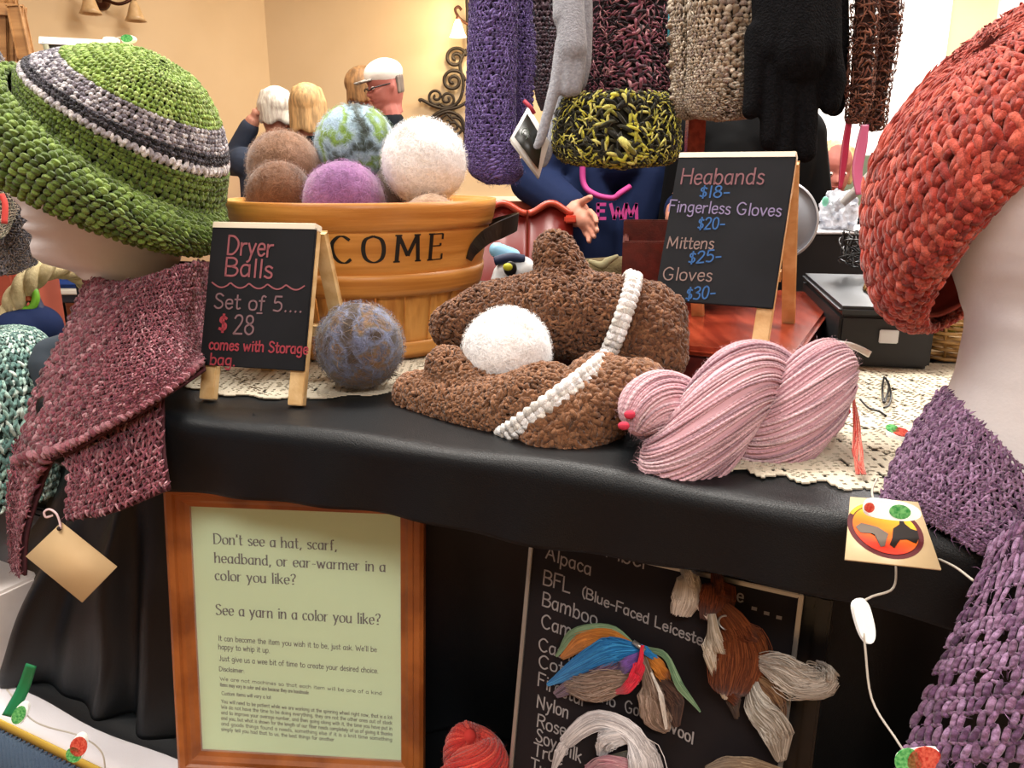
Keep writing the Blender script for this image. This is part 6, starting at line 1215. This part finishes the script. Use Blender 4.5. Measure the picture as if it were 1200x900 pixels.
# moss coloured basket with pale leaf
mo = thing('moss_cushion', 'olive-brown felted cushion between the mitten thumb and the red tray', 'cushion', W(705, 312, 1.3)); bm = bmesh.new(); limb(bm, W(682, 328, 1.3), .035, W(730, 325, 1.3), .035, 16); limb(bm, W(682, 330, 1.3), .035, Vector((W(682, 330, 1.3).x, W(682, 330, 1.3).y, SZ + .03)), .03); limb(bm, W(730, 328, 1.3), .035, Vector((W(730, 330, 1.3).x, W(730, 330, 1.3).y, SZ + .03)), .03); blob('cushion_body', bm, .006, M_('moss', '#5a4a2c', .95, col2='#6c5c3a', scale=60, bump=.6, bscale=200), mo)
tube('pale_leaf', [W(690, 306, 1.255), W(705, 311, 1.25), W(712, 306, 1.25), W(724, 300, 1.255)], [.003, .0065, .006, .003], M_('leaf_pale', '#a8a078', .7), mo, 8, 20)
# ================================================================ PEOPLE
skin = M_('skin', '#c98f78', .55, col2='#bd806a', scale=12); skin2 = M_('skin_ruddy', '#c0776a', .55, col2='#b06458', scale=12)
def person(label, loc, yaw, H, top, arms, hairc, hairstyle='short', sk=skin, head_pitch=0, head_yaw=0, cap=None, sleeve=1.0, pants='#23242a', extra=None, bulk=1.0, tb=1.0):
    root = thing('person', label, 'person', loc); Q = Matrix.Translation(Vector(loc)) @ Matrix.Rotation(yaw, 4, 'Z'); h = H
    P = lambda x, y, z: Q @ Vector((x * h, y * h, z * h))    # x = right of the person, y = forward
    hip, chest, neck = (0, 0, .53), (0, .0, .74), (0, .0, .845); r_ = lambda v: v * h
    sh = [(-.105 * bulk, 0, .805), (.105 * bulk, 0, .805)]
    def build(bm, g, parts):
        def L(a, ra, b, rb): limb(bm, P(*a), r_(ra) + g, P(*b), r_(rb) + g, 12)
        if 'torso' in parts:
            for s in (-1, 1): L((s * .045 * bulk, 0, .53), .062 * tb, (s * .05 * bulk * tb, .0, .70), .064 * bulk * tb); L((s * .05 * bulk * tb, 0, .70), .064 * bulk * tb, (s * .065 * bulk, 0, .775), .048 * tb); L((s * .065 * bulk, 0, .79), .042 * tb, sh[(s + 1) // 2], .036)
            L((0, 0, .80), .044, (0, .004, .85), .034)
        if 'legs' in parts:
            for s in (-1, 1): L((s * .05, 0, .53), .062, (s * .055, .01, .29), .038); L((s * .055, .01, .29), .036, (s * .055, -.01, .06), .024)
        if 'arms' in parts:
            for s, (el, ha) in zip(sh, arms): L(s, .035, el, .027); e = tuple(el[i] + (ha[i] - el[i]) * (.86 if parts['arms'] else 1) for i in range(3)); L(el, .027, e, .020)
    bm = bmesh.new(); build(bm, 0, {'torso': 1, 'legs': 1, 'arms': 0})
    for s in (-1, 1): limb(bm, P(s * .055, -.02, .02), r_(.022), P(s * .06, .10, .014), r_(.018))
    limb(bm, P(0, 0, .84), r_(.033), P(0, .008, .885), r_(.032))
    for si, (el, ha) in zip((-1, 1), arms):  # hands: palm, four fingers, thumb
        d = (Vector(ha) - Vector(el)).normalized(); u = Vector((0, 0, 1)) if abs(d.z) < .8 else Vector((0, 1, 0)); s = d.cross(u).normalized(); u = s.cross(d)
        c = Vector(ha); limb(bm, P(*c), r_(.0125), P(*(c + d * .026)), r_(.0135))
        for k in range(4):
            b0 = c + d * .030 + u * (.0100 * (1.5 - k)); Lf = (.034, .040, .037, .029)[k]; m1 = b0 + d * Lf * .55 + s * .004 * si; m2 = b0 + d * Lf + s * .012 * si
            limb(bm, P(*b0), r_(.0044), P(*m1), r_(.0042)); limb(bm, P(*m1), r_(.0042), P(*m2), r_(.0036))
        t0 = c + u * .012; limb(bm, P(*t0), r_(.006), P(*(t0 + u * .020 + d * .024)), r_(.0045))
    sc_ = h * .122 / .24; V, F = head_VF(-.10, 40, 56); RM = rotz(yaw + R(90) + head_yaw) @ roty(head_pitch); hc = np.array(P(0, .012, .925)); V = V * sc_ * 1.02 @ RM.T + hc
    off = len(bm.verts); vs = [bm.verts.new(v) for v in V]; [bm.faces.new([vs[i] for i in f]) for f in F]
    blob('body', bm, .0045, sk, root, 1)
    bm = bmesh.new(); build(bm, .012, {'torso': 1, 'arms': 1}); tp = blob('top', bm, .008, M_('cloth_' + top.strip('#'), top, .85, bump=.35, bscale=12, spec=.12), root, 3)
    bm = bmesh.new(); build(bm, .010, {'legs': 1}); blob('trousers', bm, .010, M_('cloth_' + pants.strip('#'), pants, .85), root, 3)
    hcV = Vector(hc); RMm = Matrix(RM.tolist())
    def HV(f, l, z): return hcV + RMm @ Vector((f, l, z)) * sc_
    hm = M_('hair_' + hairc.strip('#'), hairc, .6, col2=tuple(min(1, int(hairc[i:i + 2], 16) / 255 * 1.35) for i in (1, 3, 5)), scale=60, stretch=(1, 1, .2), bump=.6, bscale=160)
    if hairstyle == 'nape':
        bm = bmesh.new()
        for a in np.linspace(2.0, 2 * PI - 2.0, 12): limb(bm, HV(-.012 + .086 * math.cos(a), .074 * math.sin(a), .07), .014 * sc_, HV(-.010 + .080 * math.cos(a), .068 * math.sin(a), .0), .010 * sc_, 8)
        blob('hair', bm, .005, hm, root, 1)
    elif hairstyle:
        bm = bmesh.new(); rgp = np.random.default_rng(int(abs(loc[0]) * 100))
        ellip(bm, HV(-.026, 0, .078), (.110 * sc_, .090 * sc_, .093 * sc_), RMm.to_4x4())
        for a in np.linspace(0, 2 * PI, 30, endpoint=False):
            if math.cos(a) > .35: continue
            front_ = False; z1 = -.065 if hairstyle == 'bob' else -.015
            tp0 = (-.02 + .07 * math.cos(a), .06 * math.sin(a), .13); md = (-.014 + .088 * math.cos(a), .078 * math.sin(a), .07); lo = (-.014 + .096 * math.cos(a), (.084 if hairstyle == 'bob' else .076) * math.sin(a), z1 + .01 * math.sin(a * 5))
            limb(bm, HV(*tp0), .020 * sc_, HV(*md), .022 * sc_, 8); limb(bm, HV(*md), .022 * sc_, HV(*lo), (.016 if not front_ else .010) * sc_, 8)
        blob('hair', bm, .006, hm, root, 1)
    for s in (-1, 1):
        bm = bmesh.new(); ellip(bm, HV(.079, s * .031, .044), (.009 * sc_,) * 3); e = bmobj('eye', bm, M_('eye_white', '#e8e2da', .3), root); bm = bmesh.new(); ellip(bm, HV(.0865, s * .031, .044), (.0038 * sc_,) * 3); bmobj('iris', bm, M_('iris_dark', '#2a1c14', .3), e)
    tube('lips', [HV(.086, -.020, -.014), HV(.094, 0, -.014), HV(.086, .020, -.014)], .004 * sc_, M_('lips', '#a8584e', .5), root, 6, 8)
    if cap:
        bm = bmesh.new(); ellip(bm, HV(-.012, 0, .102), (.106 * sc_, .088 * sc_, .074 * sc_), RMm.to_4x4()); cp = blob('cap', bm, .006, M_('cap_' + cap.strip('#'), cap, .7), root, 2)
        bm = bmesh.new(); limb(bm, HV(.08, -.04, .085), .006, HV(.14, -.03, .078), .005); limb(bm, HV(.08, .04, .085), .006, HV(.14, .03, .078), .005); limb(bm, HV(.08, 0, .09), .006, HV(.15, 0, .082), .005); limb(bm, HV(.14, -.03, .078), .005, HV(.14, .03, .078), .005)
        for t in np.linspace(.09, .14, 6): limb(bm, HV(t, -.045, .084), .005, HV(t, .045, .084), .005)
        blob('cap_visor', bm, .004, M_('visor_grey', '#9a948c', .7), root, 2)
    return root, P, HV
def at_head(px, py, Y): p = PY(px, py, Y); return p
# man in cap, in profile looking down to the left
hp_ = at_head(458, 106, 4.2); H1 = hp_.z / .935
pr1, P1, HV1 = person('man in a white cap and black jacket with an orange stripe, facing left', (hp_.x, 4.2, 0), R(112), H1, '#1d2126', [((-.15, .08, .66), (-.08, .22, .66)), ((.16, .06, .66), (.10, .22, .68))], '#6a6058', 'nape', skin2, R(14), R(10), cap='#efeae2', bulk=1.15)
bm = bmesh.new(); limb(bm, P1(.10, -.02, .86), .014, P1(.125, .015, .845), .014); limb(bm, P1(.125, .015, .845), .014, P1(.150, .035, .78), .014); blob('orange_stripe', bm, .006, M_('safety_orange', '#e0704a', .6), pr1, 1)
tube('glasses', [HV1(.088, -.062, .045), HV1(.102, -.03, .036), HV1(.106, 0, .048), HV1(.102, .03, .036), HV1(.088, .062, .045), HV1(0, .078, .048)], .0032, blkgloss, pr1, 6, 30)
hp_ = at_head(427, 110, 4.55); person('woman with short brown hair just left of the man in the cap', (hp_.x, 4.55, 0), R(-100), hp_.z / .935, '#7a3a30', [((-.14, .08, .66), (-.06, .18, .66)), ((.14, .08, .66), (.06, .18, .68))], '#7a5a38', 'short')
hp_ = at_head(362, 132, 3.9); person('woman with a blonde bob in a black top, seen from behind', (hp_.x, 3.9, 0), R(15), hp_.z / .935, '#1c2028', [((-.15, .05, .66), (-.10, .18, .64)), ((.15, .05, .66), (.10, .18, .64))], '#a8885c', 'bob', head_yaw=R(-12))
hp_ = at_head(324, 134, 4.15); person('grey-haired person in slate blue raising both hands to the face, left of the blonde woman', (hp_.x, 4.15, 0), R(38), hp_.z / .935, '#3a4150', [((-.105, .10, .80), (-.058, .035, .915)), ((.105, .10, .80), (.058, .035, .915))], '#c8bcb0', 'short')
# navy sweatshirt woman
pw = PY(722, 235, 2.15); Hn = 1.76
prn, Pn, HVn = person('woman in a navy hooded sweatshirt with pink lettering, her head hidden by the hanging knitwear', (pw.x, 2.15, 0), R(180), Hn, '#16213f', [((.20, -.02, .70), (.125, .10, .725)), ((-.20, -.02, .70), (-.135, .08, .715))][::-1] if 0 else [((-.125, -.01, .745), (-.075, .10, .722)), ((.126, .0, .764), (.068, .10, .722))], '#4a3424', 'bob', bulk=.8, tb=.72, pants='#1a2440')
pink = M_('pink_print', '#b0347c', .7)
tube('neck_cord', [PY(683, 180, 2.07), PY(684, 215, 2.065), PY(698, 228, 2.045), PY(718, 232, 2.04), PY(727, 226, 2.04), PY(738, 219, 2.06)], .0075, pink, prn, 8, 40)
ctrn = PY(720, 247, 2.035); ik = Ink(lambda x, y: (ctrn.x + x, 2.022, ctrn.z + y)); 
for k, ch in enumerate('EWM'): ik.text(ch, -.045 + k * .034, -.018, .034, .008)
ik.obj('lettering', pink, prn)
ph = box('phone', (PY(661, 258, 1.95).x, 1.93, PY(660, 261, 1.95).z), (PY(676, 258, 1.95).x, 1.955, PY(660, 252, 1.95).z), M_('red_phone', '#c0402c', .4), None, .004); tag(ph, 'small red object held in the left hand of the woman in navy', 'phone')
# chair back behind the navy woman
gc = thing('chair', 'grey rounded chair back behind the chalkboard of glove prices', 'chair', (PY(765, 215, 2.75).x, 2.75, 0)); gcx = PY(765, 215, 2.75).x; gz = PY(765, 238, 2.75).z
gm2 = M_('grey_plastic', '#62645e', .5); lathe('backrest', [(.001, -.012), (.14, -.012), (.165, -.006), (.165, .006), (.14, .012), (.001, .012)], gm2, gc, (0, 0, 0), 40, Matrix.Translation((gcx, 2.75, gz + .16)) @ Matrix.Rotation(R(84), 4, 'X'))
box('seat', (gcx - .2, 2.40, .43), (gcx + .2, 2.78, .46), gm2, gc, .01)
for x in (-.18, .18):
    for y in (2.42, 2.77): tube('leg', [(gcx + x, y, .43), (gcx + x * 1.1, y, 0)], .012, blkgloss, gc, 8)
tube('back_support', [(gcx, 2.77, .45), (gcx, 2.77, gz + .05)], .014, blkgloss, gc, 8)
# black coat person
pbk = PY(874, 200, 2.05); person('person in a long black coat standing behind the glove price sign, head out of sight', (pbk.x, 2.05, 0), R(10), 1.80, '#060607', [((-.085, .02, .66), (-.07, .14, .62)), ((.100, -.01, .68), (.08, .12, .62))], '#2a2420', 'short', bulk=.66, tb=1.05, pants='#0b0c0e')
hp_ = at_head(975, 203, 2.9); person('fair-haired person in black with a flushed face, seen in the gap under the black gloves', (hp_.x, 2.9, 0), R(172), hp_.z / .935, '#14151a', [((-.15, .04, .66), (-.08, .16, .64)), ((.15, .04, .66), (.08, .16, .64))], '#c8a878', 'short', skin2, R(18), bulk=1.2)
gpn = box('partition_panel', (PY(990, 210, 3.3).x, 3.3, 0), (PY(1040, 210, 3.3).x, 3.33, PY(1000, 182, 3.3).z), M_('sage_panel', '#7c8a74', .7), None, .004); tag(gpn, 'sage green panel behind the pink ribbons', 'panel')
